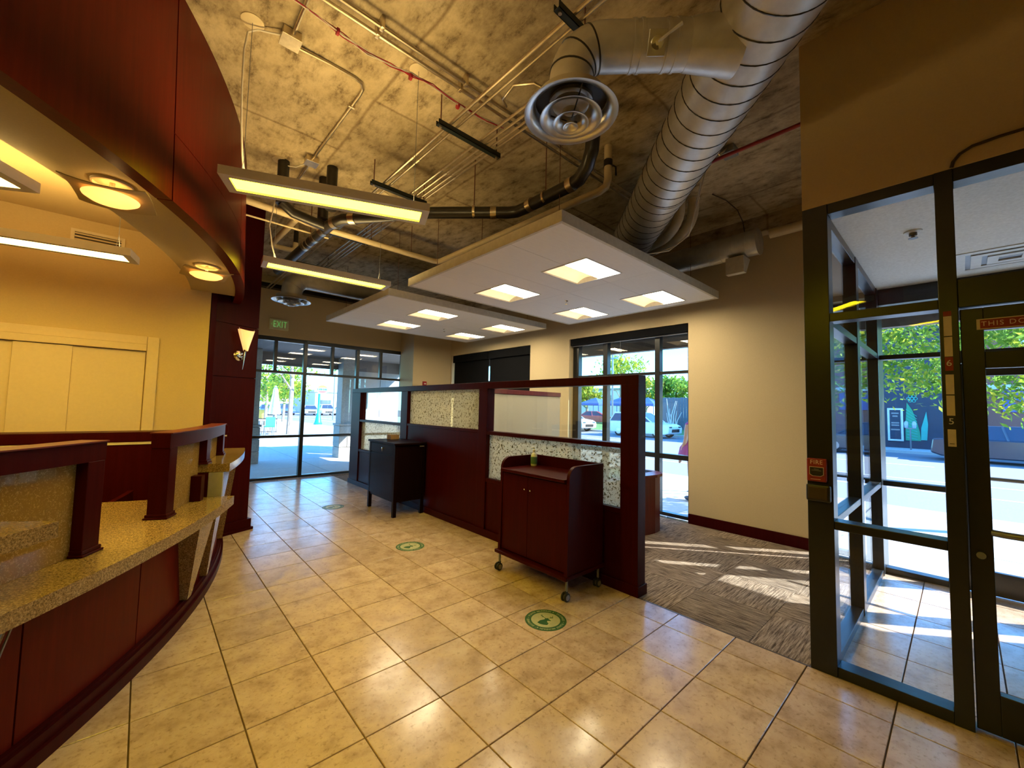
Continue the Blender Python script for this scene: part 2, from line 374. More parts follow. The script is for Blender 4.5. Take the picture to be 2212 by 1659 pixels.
# ------------------------------------------------------------------ mesh helpers
class MB:
    def __init__(s):
        s.v = []; s.f = []; s.mi = []; s.cur = 0
        s.M = None
    def add(s, vs, fs):
        b = len(s.v)
        for q in vs:
            q = Vector(q)
            s.v.append(s.M @ q if s.M else q)
        for f in fs:
            s.f.append([b + i for i in f]); s.mi.append(s.cur)
        return s
    def box(s, x0, y0, z0, x1, y1, z1):
        if x0 > x1: x0, x1 = x1, x0
        if y0 > y1: y0, y1 = y1, y0
        if z0 > z1: z0, z1 = z1, z0
        return s.add([(x0, y0, z0), (x1, y0, z0), (x1, y1, z0), (x0, y1, z0), (x0, y0, z1), (x1, y0, z1), (x1, y1, z1), (x0, y1, z1)],
                     [(0, 3, 2, 1), (4, 5, 6, 7), (0, 1, 5, 4), (1, 2, 6, 5), (2, 3, 7, 6), (3, 0, 4, 7)])
    def bbox(s, x0, y0, z0, x1, y1, z1, b=0.004):
        if x0 > x1: x0, x1 = x1, x0
        if y0 > y1: y0, y1 = y1, y0
        if z0 > z1: z0, z1 = z1, z0
        bm = bmesh.new()
        bmesh.ops.create_cube(bm, size=1.0)
        for q in bm.verts:
            q.co = ((x0 + x1) / 2 + q.co.x * (x1 - x0), (y0 + y1) / 2 + q.co.y * (y1 - y0), (z0 + z1) / 2 + q.co.z * (z1 - z0))
        b = min(b, 0.45 * min(x1 - x0, y1 - y0, z1 - z0))
        bmesh.ops.bevel(bm, geom=bm.edges[:], offset=b, segments=2, affect='EDGES', profile=0.5)
        bm.verts.index_update()
        s.add([q.co.copy() for q in bm.verts], [[q.index for q in f.verts] for f in bm.faces])
        bm.free()
        return s
    def prism(s, poly, lo, hi, axis='z'):
        n = len(poly)
        def P(a, b, h):
            return {'z': (a, b, h), 'x': (h, a, b), 'y': (a, h, b)}[axis]
        vs = [P(a, b, lo) for a, b in poly] + [P(a, b, hi) for a, b in poly]
        fs = [list(range(n))[::-1], list(range(n, 2 * n))] + [(i, (i + 1) % n, n + (i + 1) % n, n + i) for i in range(n)]
        return s.add(vs, fs)
    def tube(s, pts, r, n=8, caps=True):
        pts = [Vector(p) for p in pts]
        rs = r if isinstance(r, (list, tuple)) else [r] * len(pts)
        vs = []; up = None
        for i, p in enumerate(pts):
            d = (pts[min(i + 1, len(pts) - 1)] - pts[max(i - 1, 0)]).normalized()
            if up is None:
                up = Vector((0, 0, 1)) if abs(d.z) < 0.9 else Vector((1, 0, 0))
            a = d.cross(up)
            if a.length < 1e-4: a = d.cross(Vector((0, 1, 0.3)))
            a.normalize(); b = a.cross(d).normalized(); up = b
            for k in range(n):
                t = 2 * PI * k / n
                vs.append(p + (a * math.cos(t) + b * math.sin(t)) * rs[i])
        fs = []
        for i in range(len(pts) - 1):
            for k in range(n):
                fs.append((i * n + k, i * n + (k + 1) % n, (i + 1) * n + (k + 1) % n, (i + 1) * n + k))
        if caps:
            fs.append(list(range(n))[::-1]); fs.append([(len(pts) - 1) * n + k for k in range(n)])
        return s.add(vs, fs)
    def lathe(s, prof, c=(0, 0, 0), n=24, axis=(0, 0, 1)):
        ax = Vector(axis).normalized()
        a = ax.orthogonal().normalized(); b = ax.cross(a)
        c = Vector(c); vs = []; fs = []
        for r, h in prof:
            for k in range(n):
                t = 2 * PI * k / n
                vs.append(c + ax * h + (a * math.cos(t) + b * math.sin(t)) * max(r, 1e-5))
        for i in range(len(prof) - 1):
            for k in range(n):
                fs.append((i * n + k, i * n + (k + 1) % n, (i + 1) * n + (k + 1) % n, (i + 1) * n + k))
        return s.add(vs, fs)
    def sector(s, c, r0, r1, a0, a1, z0, z1, n=12, r0t=None, r1t=None):
        r0t = r0 if r0t is None else r0t; r1t = r1 if r1t is None else r1t
        vs = []; fs = []
        for i in range(n + 1):
            t = R(a0 + (a1 - a0) * i / n); ct, st = math.cos(t), math.sin(t)
            for rr, z in ((r0, z0), (r1, z0), (r1t, z1), (r0t, z1)):
                vs.append((c[0] + rr * ct, c[1] + rr * st, z))
        for i in range(n):
            for k in range(4):
                fs.append((4 * i + k, 4 * i + (k + 1) % 4, 4 * i + 4 + (k + 1) % 4, 4 * i + 4 + k))
        fs.append((0, 3, 2, 1)); fs.append((4 * n, 4 * n + 1, 4 * n + 2, 4 * n + 3))
        return s.add(vs, fs)
    def disc(s, c, r, z0, z1, n=24):
        return s.lathe([(0, z0), (r, z0), (r, z1), (0, z1)], (c[0], c[1], 0), n)
    def ball(s, c, r, n=10, sc=(1, 1, 1)):
        vs = []; fs = []; c = Vector(c)
        for i in range(n + 1):
            ph = PI * i / n
            for k in range(n * 2):
                t = PI * k / n
                vs.append(c + Vector((math.sin(ph) * math.cos(t) * sc[0], math.sin(ph) * math.sin(t) * sc[1], math.cos(ph) * sc[2])) * r)
        m = n * 2
        for i in range(n):
            for k in range(m):
                fs.append((i * m + k, (i + 1) * m + k, (i + 1) * m + (k + 1) % m, i * m + (k + 1) % m))
        return s.add(vs, fs)
    def build(s, name, mat, parent=None, origin=None, smooth=False, kind=None):
        me = bpy.data.meshes.new(name)
        o0 = wloc(parent) if parent else Vector(origin or (0, 0, 0))
        me.from_pydata([tuple(q - o0) for q in s.v], [], s.f)
        ms = mat if isinstance(mat, (list, tuple)) else [mat]
        for q in ms: me.materials.append(MATS[q])
        for i, pl in enumerate(me.polygons): pl.material_index = min(s.mi[i], len(ms) - 1)
        bm = bmesh.new(); bm.from_mesh(me)
        bmesh.ops.remove_doubles(bm, verts=bm.verts, dist=1e-6)
        bmesh.ops.recalc_face_normals(bm, faces=bm.faces)
        bm.to_mesh(me); bm.free()
        if smooth:
            for pl in me.polygons: pl.use_smooth = True
            try: me.set_sharp_from_angle(angle=R(38))
            except Exception: pass
        o = bpy.data.objects.new(name, me)
        COL.objects.link(o)
        if parent: o.parent = parent
        else: o.location = o0
        if kind: o['kind'] = kind
        return o
def wloc(o):
    v = Vector((0, 0, 0))
    while o is not None:
        v += Vector(o.location); o = o.parent
    return v
def tag(o, label, cat, group=None, kind=None):
    o['label'] = label; o['category'] = cat
    if group: o['group'] = group
    if kind: o['kind'] = kind
    return o
def thing(name, loc, label, cat, group=None, kind=None):
    o = bpy.data.objects.new(name, None)
    o.empty_display_size = 0.1
    COL.objects.link(o); o.location = loc
    return tag(o, label, cat, group, kind)
def copy_tree(o, delta=(0, 0, 0), label=None):
    c = o.copy(); COL.objects.link(c)
    c.location = Vector(o.location) + Vector(delta)
    if label: c['label'] = label
    for ch in o.children:
        d = ch.copy(); COL.objects.link(d); d.parent = c
        for g in ch.children:
            e = g.copy(); COL.objects.link(e); e.parent = d
    return c
def B(name, mat, parent, *b, bev=0.0, kind=None):
    m = MB()
    (m.bbox(*b, bev) if bev else m.box(*b))
    return m.build(name, mat, parent, kind=kind)
def text(name, body, mat, parent, size, M, depth=0.002, align='CENTER', spacing=1.0, xs=1.0):
    cu = bpy.data.curves.new('t', 'FONT')
    cu.body = body; cu.size = size; cu.align_x = align; cu.align_y = 'CENTER'
    cu.extrude = depth / 2; cu.space_character = spacing; cu.resolution_u = 3
    o = bpy.data.objects.new('t', cu); COL.objects.link(o)
    bpy.context.view_layer.update()
    me = bpy.data.meshes.new_from_object(o)
    bpy.data.objects.remove(o); bpy.data.curves.remove(cu)
    w0 = wloc(parent)
    S = Matrix.Diagonal((xs, 1, 1, 1))
    for v in me.vertices: v.co = (M @ S @ v.co) - w0
    me.materials.clear(); me.materials.append(MATS[mat])
    ob = bpy.data.objects.new(name, me); COL.objects.link(ob); ob.parent = parent
    return ob
def frame(o, x, y):
    """matrix with local x, y along the given axes"""
    x = Vector(x).normalized(); y = Vector(y).normalized(); z = x.cross(y)
    m = Matrix((x, y, z)).transposed().to_4x4(); m.translation = Vector(o)
    return m
def pol(r, a, z=0.0):
    return Vector((C0[0] + r * math.cos(R(a)), C0[1] + r * math.sin(R(a)), z))
C0 = (-5.4, 5.3)
T = 0.4064
H = 4.0
# =================================================================== FLOOR
fl = B('floor', 'grout', None, -6, -3.5, -0.12, 3.085, 8.6, -0.008)
tag(fl, 'beige stone tile floor with thin brown grout lines', 'floor', kind='structure')
_tm = {}
def tile(x0, y0, x1, y1, parent, mat='tile', name='tile', g=0.003, th=0.012, top=0.0):
    k = (round(x1 - x0, 4), round(y1 - y0, 4), mat)
    if k not in _tm:
        a, b = (x1 - x0) / 2 - g, (y1 - y0) / 2 - g
        mb = MB(); bv = 0.0018
        vs = [(-a, -b, -th), (a, -b, -th), (a, b, -th), (-a, b, -th), (-a, -b, -bv), (a, -b, -bv), (a, b, -bv), (-a, b, -bv),
              (-a + bv, -b + bv, 0), (a - bv, -b + bv, 0), (a - bv, b - bv, 0), (-a + bv, b - bv, 0)]
        fs = [(0, 3, 2, 1), (8, 9, 10, 11)] + [(i, (i + 1) % 4, 4 + (i + 1) % 4, 4 + i) for i in range(4)] + [(4 + i, 4 + (i + 1) % 4, 8 + (i + 1) % 4, 8 + i) for i in range(4)]
        me = bpy.data.meshes.new(name); me.from_pydata(vs, [], fs); me.materials.append(MATS[mat])
        _tm[k] = me
    o = bpy.data.objects.new(name, _tm[k]); COL.objects.link(o)
    o.parent = parent
    o.location = Vector(((x0 + x1) / 2, (y0 + y1) / 2, top)) - wloc(parent)
    return o
for i in range(-3, 8):
    for j in range(-4, 22):
        x0, x1 = i * T, min((i + 1) * T, 3.085)
        y0, y1 = j * T, min((j + 1) * T, 8.598)
        far = max(math.hypot(x - C0[0], y - C0[1]) for x in (x0, x1) for y in (y0, y1))
        if far < 6.12 or (x1 < 0.9 and y0 > 5.2) or (x1 < 0.2 and y1 < 0.5): continue
        tile(x0, y0, x1, y1, fl)
# carpet
cf = B('floor', 'grout', None, 3.085, -0.02, -0.12, 5.685, 8.6, -0.008)
tag(cf, 'brown striped carpet tile floor under the cubicles beside the window wall', 'carpet floor', kind='structure')
P_ = 0.572
for a in range(5):
    for b in range(-1, 15):
        x0, x1 = 3.085 + a * P_, min(3.085 + (a + 1) * P_, 5.685)
        y0, y1 = max(-0.02, 0.33 + b * P_), min(0.33 + (b + 1) * P_, 8.6)
        tile(x0, y0, x1, y1, cf, 'carpet_a' if (a + b) % 2 else 'carpet_b', 'carpet_tile', g=0.0006)
B('edge_strip', 'brown_plastic', cf, 3.078, -0.02, -0.008, 3.092, 1.16, 0.001)
# vestibule floor
vf = B('floor', 'grout', None, 3.085, -2.6, -0.12, 5.7, -0.021, -0.008)
tag(vf, 'beige stone tile floor of the glazed entrance vestibule', 'vestibule floor', kind='structure')
for i in range(7, 14):
    for j in range(-7, 0):
        x0, x1 = max(i * T, 3.087), min((i + 1) * T, 5.66)
        y0, y1 = max(j * T, -2.59), min((j + 1) * T, -0.03)
        tile(x0, y0, x1, y1, vf)

# =================================================================== CEILING, WALLS
ce = B('ceiling', 'concrete', None, -6, -3.6, H, 6.2, 8.95, H + 0.25)
tag(ce, 'bare yellow brown concrete ceiling with stained formwork joints', 'ceiling', kind='structure')
def multi(name, mat, boxes, label, cat='wall', origin=(0, 0, 0)):
    m = MB()
    for b in boxes: m.box(*b)
    return tag(m.build(name, mat, None, origin), label, cat, kind='structure')
multi('wall_right', 'wall_beige', [
    (5.685, 0.45, 0, 5.95, 1.91, H), (5.685, 1.91, 2.82, 5.95, 4.10, H), (5.685, 4.10, 0, 5.95, 5.11, H),
    (5.685, 5.11, 2.82, 5.95, 7.92, H), (5.685, 7.92, 0, 5.95, 8.85, H), (5.685, -0.02, 2.82, 5.95, 0.45, H)],
    'beige painted wall with tall storefront windows facing the street')
multi('wall_back', 'wall_beige', [(-5, 8.6, 0, 1.32, 8.85, H), (1.32, 8.6, 2.875, 4.75, 8.85, H), (4.75, 8.6, 0, 5.685, 8.85, H)],
      'beige painted wall above the storefront window under the exit sign')
multi('wall_corner', 'wall_beige', [(4.633, 7.95, 0, 5.684, 8.599, H)], 'beige boxed-out corner chase between the two window walls', 'wall')
multi('wall_left', 'wall_office', [(-5, 4.75, 0, 0.452, 4.9, 3.3)], 'golden beige wall behind the teller counter', 'wall')
multi('wall_hall', 'wall_beige', [(0.90, 5.55, 0, 1.0, 8.6, H)], 'beige side wall of the passage behind the wooden pier', 'wall')
multi('wall_rear', 'wall_beige', [(-5, -3.6, 0, 5.9, -3.45, H), (-5.15, -3.6, 0, -5, 8.85, H)], 'beige walls of the lobby behind the viewer', 'wall')
multi('wall_front', 'wall_beige', [(3.08, -3.45, 2.87, 5.95, -0.02, H), (3.08, -3.45, 0, 3.2, -1.80, 2.87), (3.2, -2.75, 0, 5.95, -2.6, 2.87), (5.6, -3.45, 0, 5.95, -2.75, 2.87)],
      'dark beige bulkhead wall over the glazed entrance vestibule', 'wall')
vc = B('ceiling', 'white_ceiling', None, 3.2, -2.6, 2.845, 5.95, -0.02, 2.869)
tag(vc, 'smooth white ceiling of the entrance vestibule', 'ceiling', kind='structure')
bb = B('baseboard_right', 'wood_mahogany', None, 5.663, 0.46, 0.0, 5.684, 1.91, 0.135, bev=0.004)
tag(bb, 'dark red wooden baseboard under the plain beige wall', 'baseboard', kind='structure')
m = MB(); m.box(5.663, 4.11, 0, 5.684, 5.10, 0.135)
tag(m.build('baseboard_right', 'wood_mahogany'), 'dark red wooden baseboard on the pier between the two windows', 'baseboard', kind='structure')
m = MB(); m.box(1.0, 8.50, 3.82, 4.63, 8.598, 3.999); m.box(1.0, 8.44, 3.82, 4.63, 8.50, 3.84)
tag(m.build('trim_1', 'black_iron'), 'black steel beam along the top of the wall above the exit sign', 'beam', kind='structure')
m = MB(); m.box(1.0, 8.30, 3.90, 4.63, 8.44, 3.999)
tag(m.build('trim_2', 'soffit_beige'), 'brown steel angle beside the black beam at the ceiling', 'trim', kind='structure')

# curved wooden fascia and soffit over the teller counter
fa = thing('trim_3', pol(6.12, -25, 2.70), 'curved cherry wood fascia hanging from the ceiling above the teller counter', 'fascia', kind='structure')
def frad(z): return 6.085 - 0.045 * (z - 2.70) / 1.298
for a0, a1, zs in ((-62, -45.1, (2.70, 3.998)), (-45, -28.46, (2.70, 3.998)), (-28.36, -15.05, (2.70, 3.108, 3.998)), (-14.95, -2, (2.70, 3.108, 3.998))):
    for z0, z1 in zip(zs[:-1], zs[1:]):
        z1 -= 0.004
        MB().sector(C0, frad(z0), frad(z0) + 0.08, a0, a1, z0, z1, 18, frad(z1), frad(z1) + 0.08).build('fascia_panel', 'wood_cherry', fa, smooth=True)
m = MB().sector(C0, 5.70, 6.083, -62, -5.35, 2.715, 2.775, 40)
m.sector(C0, 5.70, 5.735, -62, -5.5, 2.775, 3.199, 40)
tag(m.build('trim_4', 'soffit_beige', None, pol(5.9, -25, 2.715), smooth=True), 'curved beige soffit ring under the wooden fascia', 'soffit', kind='structure')
m = MB().sector(C0, 0.4, 5.699, -75, -5.6, 3.2, 3.25, 40)
tag(m.build('ceiling_office', 'wall_office', None, (-2, 3, 3.2)), 'golden lit ceiling above the teller work area', 'ceiling', kind='structure')

# wooden pier
th = R(24); U = Vector((math.cos(th), math.sin(th), 0)); NV = Vector((-U.y, U.x, 0))
PL = Vector((0.530, 4.970, 0)); PR_ = Vector((0.985, 5.1765, 0))
pier = thing('wooden_pier', (0.76, 5.1, 0), 'tall dark cherry wood pier between the teller counter and the exit window', 'column')
q = [(0.456, 4.905), PL.xy, PR_.xy, (PR_ + NV * 0.36).xy, (PL + NV * 0.36).xy]
m = MB()
core = [(0.458, 4.755), (0.535, 4.985), ((PR_ + NV * 0.02 - U * 0.004).x, (PR_ + NV * 0.02 - U * 0.004).y), ((PR_ + NV * 0.36).x, (PR_ + NV * 0.36).y), (0.47, 5.29), (0.458, 5.29)]
m.prism([tuple(v) for v in core], 0, H - 0.001)
m.build('core', 'wood_mahogany', pier)
for z0, z1 in ((0.13, 1.826), (1.834, 2.446), (2.454, 3.998)):
    a, b, c, d = PL, PR_, PR_ + NV * 0.02, PL + NV * 0.02
    MB().prism([(v.x, v.y) for v in (a, b, c, d)], z0, z1).build('panel', 'wood_mahogany', pier)
a, b = PL - NV * 0.02, PR_ - NV * 0.02 + U * 0.035
MB().prism([(v.x, v.y) for v in (a, b, b + NV * 0.36, b + NV * 0.36 - U * 0.034, PR_ + NV * 0.001, PL + NV * 0.001)], 0.03, 0.13).build('base_board', 'wood_mahogany', pier)
a, b = PL - NV * 0.035, PR_ - NV * 0.035 + U * 0.055
MB().prism([(v.x, v.y) for v in (a, b, b + NV * 0.38, b + NV * 0.38 - U * 0.054, PR_ + NV * 0.001, PL + NV * 0.001)], 0.0, 0.03).build('base_shoe', 'wood_mahogany', pier)

# =================================================================== WINDOWS
def mem(root, ax, d0, d1, u0, u1, z0, z1, name='mullion', mat='black_frame', bev=0.003):
    b = (u0, d0, z0, u1, d1, z1) if ax == 'y' else (d0, u0, z0, d1, u1, z1)
    return B(name, mat, root, *b, bev=bev)
def pane(root, ax, d, u0, u1, z0, z1, mat='glass', name='pane', t=0.006):
    b = (u0, d - t / 2, z0, u1, d + t / 2, z1) if ax == 'y' else (d - t / 2, u0, z0, d + t / 2, u1, z1)
    return B(name, mat, root, *b)
w1 = thing('window_1', (3, 8.65, 0), 'wide black framed storefront window behind the partition with two rows of panes', 'window', kind='structure')
fx = [1.355, 2.47, 3.585, 4.70]; hx = [1.9125, 3.0275, 4.1425]
for x in fx: mem(w1, 'y', 8.60, 8.70, x - 0.035, x + 0.035 + (0.015 if x > 4.6 else 0), 0, 2.872)
for x in hx: mem(w1, 'y', 8.61, 8.69, x - 0.03, x + 0.03, 2.19, 2.79)
for k in range(3):
    a, b = fx[k] + 0.035, fx[k + 1] - 0.035
    for z0, z1 in ((0, 0.05), (0.832, 0.882), (2.14, 2.19), (2.79, 2.872)): mem(w1, 'y', 8.605, 8.695, a, b, z0, z1, 'rail')
    pane(w1, 'y', 8.65, a, b, 0.05, 0.832); pane(w1, 'y', 8.65, a, b, 0.882, 2.14)
    pane(w1, 'y', 8.65, a, hx[k] - 0.03, 2.19, 2.79); pane(w1, 'y', 8.65, hx[k] + 0.03, b, 2.19, 2.79)
w2 = thing('window_2', (5.85, 3, 0), 'tall black framed street window with open shade beside the plain beige wall', 'window', kind='structure')
vy = [(1.912, 1.97), (2.405, 2.485), (3.355, 3.445), (3.97, 4.098)]
for a, b in vy: mem(w2, 'x', 5.80, 5.90, a, b, 0, 2.82)
for k in range(3):
    a, b = vy[k][1], vy[k + 1][0]
    for z0, z1 in ((0, 0.05), (0.84, 0.912), (2.11, 2.153), (2.74, 2.82)): mem(w2, 'x', 5.805, 5.895, a, b, z0, z1, 'rail')
    for z0, z1 in ((0.05, 0.84), (0.912, 2.11), (2.153, 2.74)): pane(w2, 'x', 5.85, a, b, z0, z1)
w3 = thing('window_3', (5.85, 6.5, 0), 'black framed street window covered by drawn black shades', 'window', kind='structure')
vy = [(5.112, 5.19), (6.0, 6.08), (6.95, 7.03), (7.85, 7.918)]
for a, b in vy: mem(w3, 'x', 5.83, 5.92, a, b, 0, 2.82)
for k in range(3):
    a, b = vy[k][1], vy[k + 1][0]
    for z0, z1 in ((0, 0.05), (0.84, 0.912), (2.11, 2.153), (2.74, 2.82)): mem(w3, 'x', 5.835, 5.915, a, b, z0, z1, 'rail')
    for z0, z1 in ((0.05, 0.84), (0.912, 2.11), (2.153, 2.74)): pane(w3, 'x', 5.875, a, b, z0, z1)
w4 = thing('window_4', (5.85, 0.2, 0), 'narrow black framed sidelight between the vestibule and the plain beige wall', 'window', kind='structure')
for a, b in ((-0.018, 0.04), (0.40, 0.449)): mem(w4, 'x', 5.80, 5.90, a, b, 0, 2.82)
for z0, z1 in ((0, 0.05), (0.855, 0.905), (2.12, 2.17), (2.74, 2.82)): mem(w4, 'x', 5.805, 5.895, 0.04, 0.40, z0, z1, 'rail')
for z0, z1 in ((0.05, 0.855), (0.905, 2.12), (2.17, 2.74)): pane(w4, 'x', 5.85, 0.04, 0.40, z0, z1)
# roller shades
sh = thing('roller_shade', (5.75, 3.0, 2.76), 'black roller shade cassette rolled up above the open street window', 'window shade')
MB().bbox(5.70, 1.93, 2.70, 5.79, 4.085, 2.815, 0.006).build('cassette', 'shade_black', sh)
MB().tube([(5.745, 1.95, 2.69), (5.745, 4.07, 2.69)], 0.012).build('hem_bar', 'metal_grey', sh, smooth=True)
MB().tube([(5.72, 3.05, 2.70), (5.72, 3.05, 1.5)], 0.003, 6).build('pull_chain', 'metal_grey', sh)
for y0, y1, lab in ((5.14, 6.47, 'black roller shade drawn down, the one nearer the open street window'), (6.495, 7.88, 'black roller shade drawn down, the one nearer the corner chase')):
    sh = thing('roller_shade', (5.76, (y0 + y1) / 2, 0.02), lab, 'window shade', 'black shades drawn down over the dark window')
    MB().bbox(5.70, y0, 2.64, 5.79, y1, 2.81, 0.006).build('cassette', 'shade_black', sh)
    MB().box(5.748, y0 + 0.01, 0.03, 5.751, y1 - 0.01, 2.65).build('fabric', 'shade_black', sh)
    MB().bbox(5.738, y0 + 0.01, 0.0, 5.762, y1 - 0.01, 0.03, 0.004).build('hem_bar', 'shade_black', sh)

# =================================================================== VESTIBULE GLAZING
G = 'glass_tint'
v5 = thing('window_5', (3.14, -0.4, 0), 'black framed glazed screen of the vestibule facing the lobby', 'window', kind='structure')
mem(v5, 'x', 3.08, 3.20, -0.15, -0.02, 0, 2.872, 'corner_post')
mem(v5, 'x', 3.08, 3.20, -0.687, -0.617, 0, 2.872, 'door_jamb')
for z0, z1 in ((0, 0.06), (0.856, 0.905), (2.122, 2.174), (2.807, 2.872)): mem(v5, 'x', 3.085, 3.195, -0.617, -0.15, z0, z1, 'rail')
for z0, z1 in ((0.06, 0.856), (0.905, 2.122), (2.174, 2.807)): pane(v5, 'x', 3.14, -0.617, -0.15, z0, z1, G)
mem(v5, 'x', 3.085, 3.195, -1.80, -0.687, 2.12, 2.27, 'header')
mem(v5, 'x', 3.085, 3.195, -1.80, -0.687, 2.80, 2.872, 'rail')
mem(v5, 'x', 3.08, 3.20, -1.80, -1.70, 0, 2.12, 'door_jamb')
pane(v5, 'x', 3.14, -1.80, -0.687, 2.27, 2.80, G)
d1 = thing('door_1', (3.14, -1.2, 0), 'black framed glass entrance door with push bar and red sign', 'door', kind='structure')
mem(d1, 'x', 3.115, 3.165, -0.772, -0.692, 0.012, 2.112, 'stile'); mem(d1, 'x', 3.115, 3.165, -1.695, -1.60, 0.012, 2.112, 'stile')
mem(d1, 'x', 3.115, 3.165, -1.60, -0.772, 1.995, 2.112, 'top_rail'); mem(d1, 'x', 3.115, 3.165, -1.60, -0.772, 0.012, 0.205, 'bottom_rail')
mem(d1, 'x', 3.12, 3.16, -1.60, -0.772, 1.80, 1.885, 'mid_rail')
pane(d1, 'x', 3.14, -1.60, -0.772, 0.205, 1.80, G); pane(d1, 'x', 3.14, -1.60, -0.772, 1.885, 1.995, G)
MB().tube([(3.085, -1.60, 0.985), (3.07, -1.56, 0.985), (3.07, -0.81, 0.985), (3.085, -0.77, 0.985)], 0.016, 10).build('push_bar', 'metal_grey', d1, smooth=True)
MB().lathe([(0, 0), (0.017, 0), (0.017, 0.012), (0, 0.012)], (3.115, -0.73, 0.86), 16, (-1, 0, 0)).build('lock_cylinder', 'metal_grey', d1, smooth=True)
MB().bbox(3.075, -1.45, 2.02, 3.115, -1.05, 2.09, 0.006).build('closer', 'black_metal', d1)
v6 = thing('window_6', (4.4, -0.1, 0), 'black framed glazed side screen of the vestibule toward the carpeted office', 'window', kind='structure')
mem(v6, 'y', -0.14, -0.05, 4.18, 4.29, 0, 2.836, 'mullion'); mem(v6, 'y', -0.14, -0.05, 5.37, 5.478, 0, 2.836, 'corner_post')
for a, b in ((3.20, 4.18), (4.29, 5.37)):
    for z0, z1 in ((0, 0.057), (0.85, 0.90), (2.122, 2.172), (2.78, 2.843)): mem(v6, 'y', -0.135, -0.055, a, b, z0, z1, 'rail')
    for z0, z1 in ((0.057, 0.85), (0.90, 2.122), (2.172, 2.78)): pane(v6, 'y', -0.095, a, b, z0, z1, G)
mem(v6, 'y', -0.135, -0.055, 5.478, 5.80, 0, 2.84, 'corner_panel', 'black_frame')
v7 = thing('window_7', (5.56, -0.4, 0), 'black framed outer screen of the vestibule facing the street', 'window', kind='structure')
mem(v7, 'x', 5.50, 5.62, -0.655, -0.565, 0, 2.843, 'door_jamb')
for z0, z1 in ((0, 0.055), (0.855, 0.905), (2.12, 2.165), (2.68, 2.843)): mem(v7, 'x', 5.505, 5.615, -0.565, -0.137, z0, z1, 'rail')
for z0, z1 in ((0.055, 0.855), (0.905, 2.12), (2.165, 2.68)): pane(v7, 'x', 5.56, -0.565, -0.137, z0, z1, G)
mem(v7, 'x', 5.505, 5.615, -1.80, -0.655, 2.05, 2.165, 'header'); mem(v7, 'x', 5.505, 5.615, -1.80, -0.655, 2.68, 2.843, 'rail')
pane(v7, 'x', 5.56, -1.80, -0.655, 2.165, 2.68, G)
mem(v7, 'x', 5.50, 5.62, -1.90, -1.80, 0, 2.843, 'door_jamb')
for z0, z1 in ((0, 0.055), (2.68, 2.843)): mem(v7, 'x', 5.505, 5.615, -2.60, -1.90, z0, z1, 'rail')
pane(v7, 'x', 5.56, -2.60, -1.90, 0.055, 2.68, G)
d2 = thing('door_2', (5.56, -1.2, 0), 'black framed outer glass door of the vestibule with a mid rail bar', 'door', kind='structure')
mem(d2, 'x', 5.535, 5.585, -0.76, -0.662, 0.01, 2.045, 'stile'); mem(d2, 'x', 5.535, 5.585, -1.79, -1.69, 0.01, 2.045, 'stile')
mem(d2, 'x', 5.535, 5.585, -1.69, -0.76, 1.93, 2.045, 'top_rail'); mem(d2, 'x', 5.535, 5.585, -1.69, -0.76, 0.01, 0.21, 'bottom_rail')
pane(d2, 'x', 5.56, -1.69, -0.76, 0.21, 1.93, G)
MB().tube([(5.50, -1.68, 1.02), (5.50, -0.77, 1.02)], 0.017, 10).build('push_bar', 'metal_grey', d2, smooth=True)
# sliding closet doors in the teller area
d3 = thing('door_3', (-0.8, 4.74, 0), 'cream sliding closet doors with cream casing behind the teller counter', 'sliding doors', kind='structure')
MB().bbox(-0.035, 4.725, 0, 0.055, 4.7495, 2.165, 0.006).build('casing', 'door_paint', d3)
MB().bbox(-2.5, 4.725, 2.085, -0.0355, 4.7495, 2.165, 0.006).build('casing', 'door_paint', d3)
MB().bbox(-2.5, 4.705, 2.02, -0.036, 4.745, 2.084, 0.004).build('header_board', 'door_paint', d3)
for k, (a, b, yy) in enumerate(((-0.545, -0.04, 4.736), (-0.885, -0.535, 4.722), (-1.5, -0.875, 4.736), (-2.45, -1.49, 4.722))):
    MB().bbox(a, yy, 0.02, b, yy + 0.01, 2.015, 0.002).build('sliding_panel', 'door_paint', d3)
# =================================================================== TELLER COUNTER
tc = thing('teller_counter', pol(6.06, -27, 0), 'curved cherry wood teller counter front with granite brackets', 'counter')
ends = [-60, -47, -40.5, -33.6, -26.8, -19.5, -12, -4.5]
for a0, a1 in zip(ends[:-1], ends[1:]):
    MB().sector(C0, 6.02, 6.06, a0 + 0.04, a1 - 0.04, 0.03, 0.73 if a1 < -19 else 0.985, 10).build('front_panel', 'wood_cherry', tc, smooth=True)
MB().sector(C0, 6.0, 6.085, -60, -3.2, 0.0, 0.125, 60).sector(C0, 6.0, 6.1, -60, -3.2, 0.02, 0.11, 60).build('base_board', 'wood_mahogany', tc, smooth=True)
MB().sector(C0, 6.0, 6.118, -60, -3.0, 0.0, 0.06, 60).build('base_shoe', 'wood_mahogany', tc, smooth=True)
MB().sector(C0, 5.40, 5.44, -60, -10.5, 0.0, 0.73, 40).build('back_panel', 'wood_mahogany', tc, smooth=True)
for a, wd, zt in ((-37.1, 1.65, 0.735), (-21.25, 1.6, 0.735), (-17.2, 1.25, 0.985), (-7.5, 0.8, 0.985)):
    m = MB(); vs = []
    for t in (-wd, wd):
        vs += [pol(6.055, a + t, zt), pol(6.20, a + t, zt), pol(6.105, a + t * 0.22, 0.13), pol(6.055, a + t * 0.22, 0.13)]
    m.add(vs, [(0, 1, 2, 3), (7, 6, 5, 4), (0, 4, 5, 1), (1, 5, 6, 2), (2, 6, 7, 3), (3, 7, 4, 0)])
    m.build('bracket', 'granite', tc)
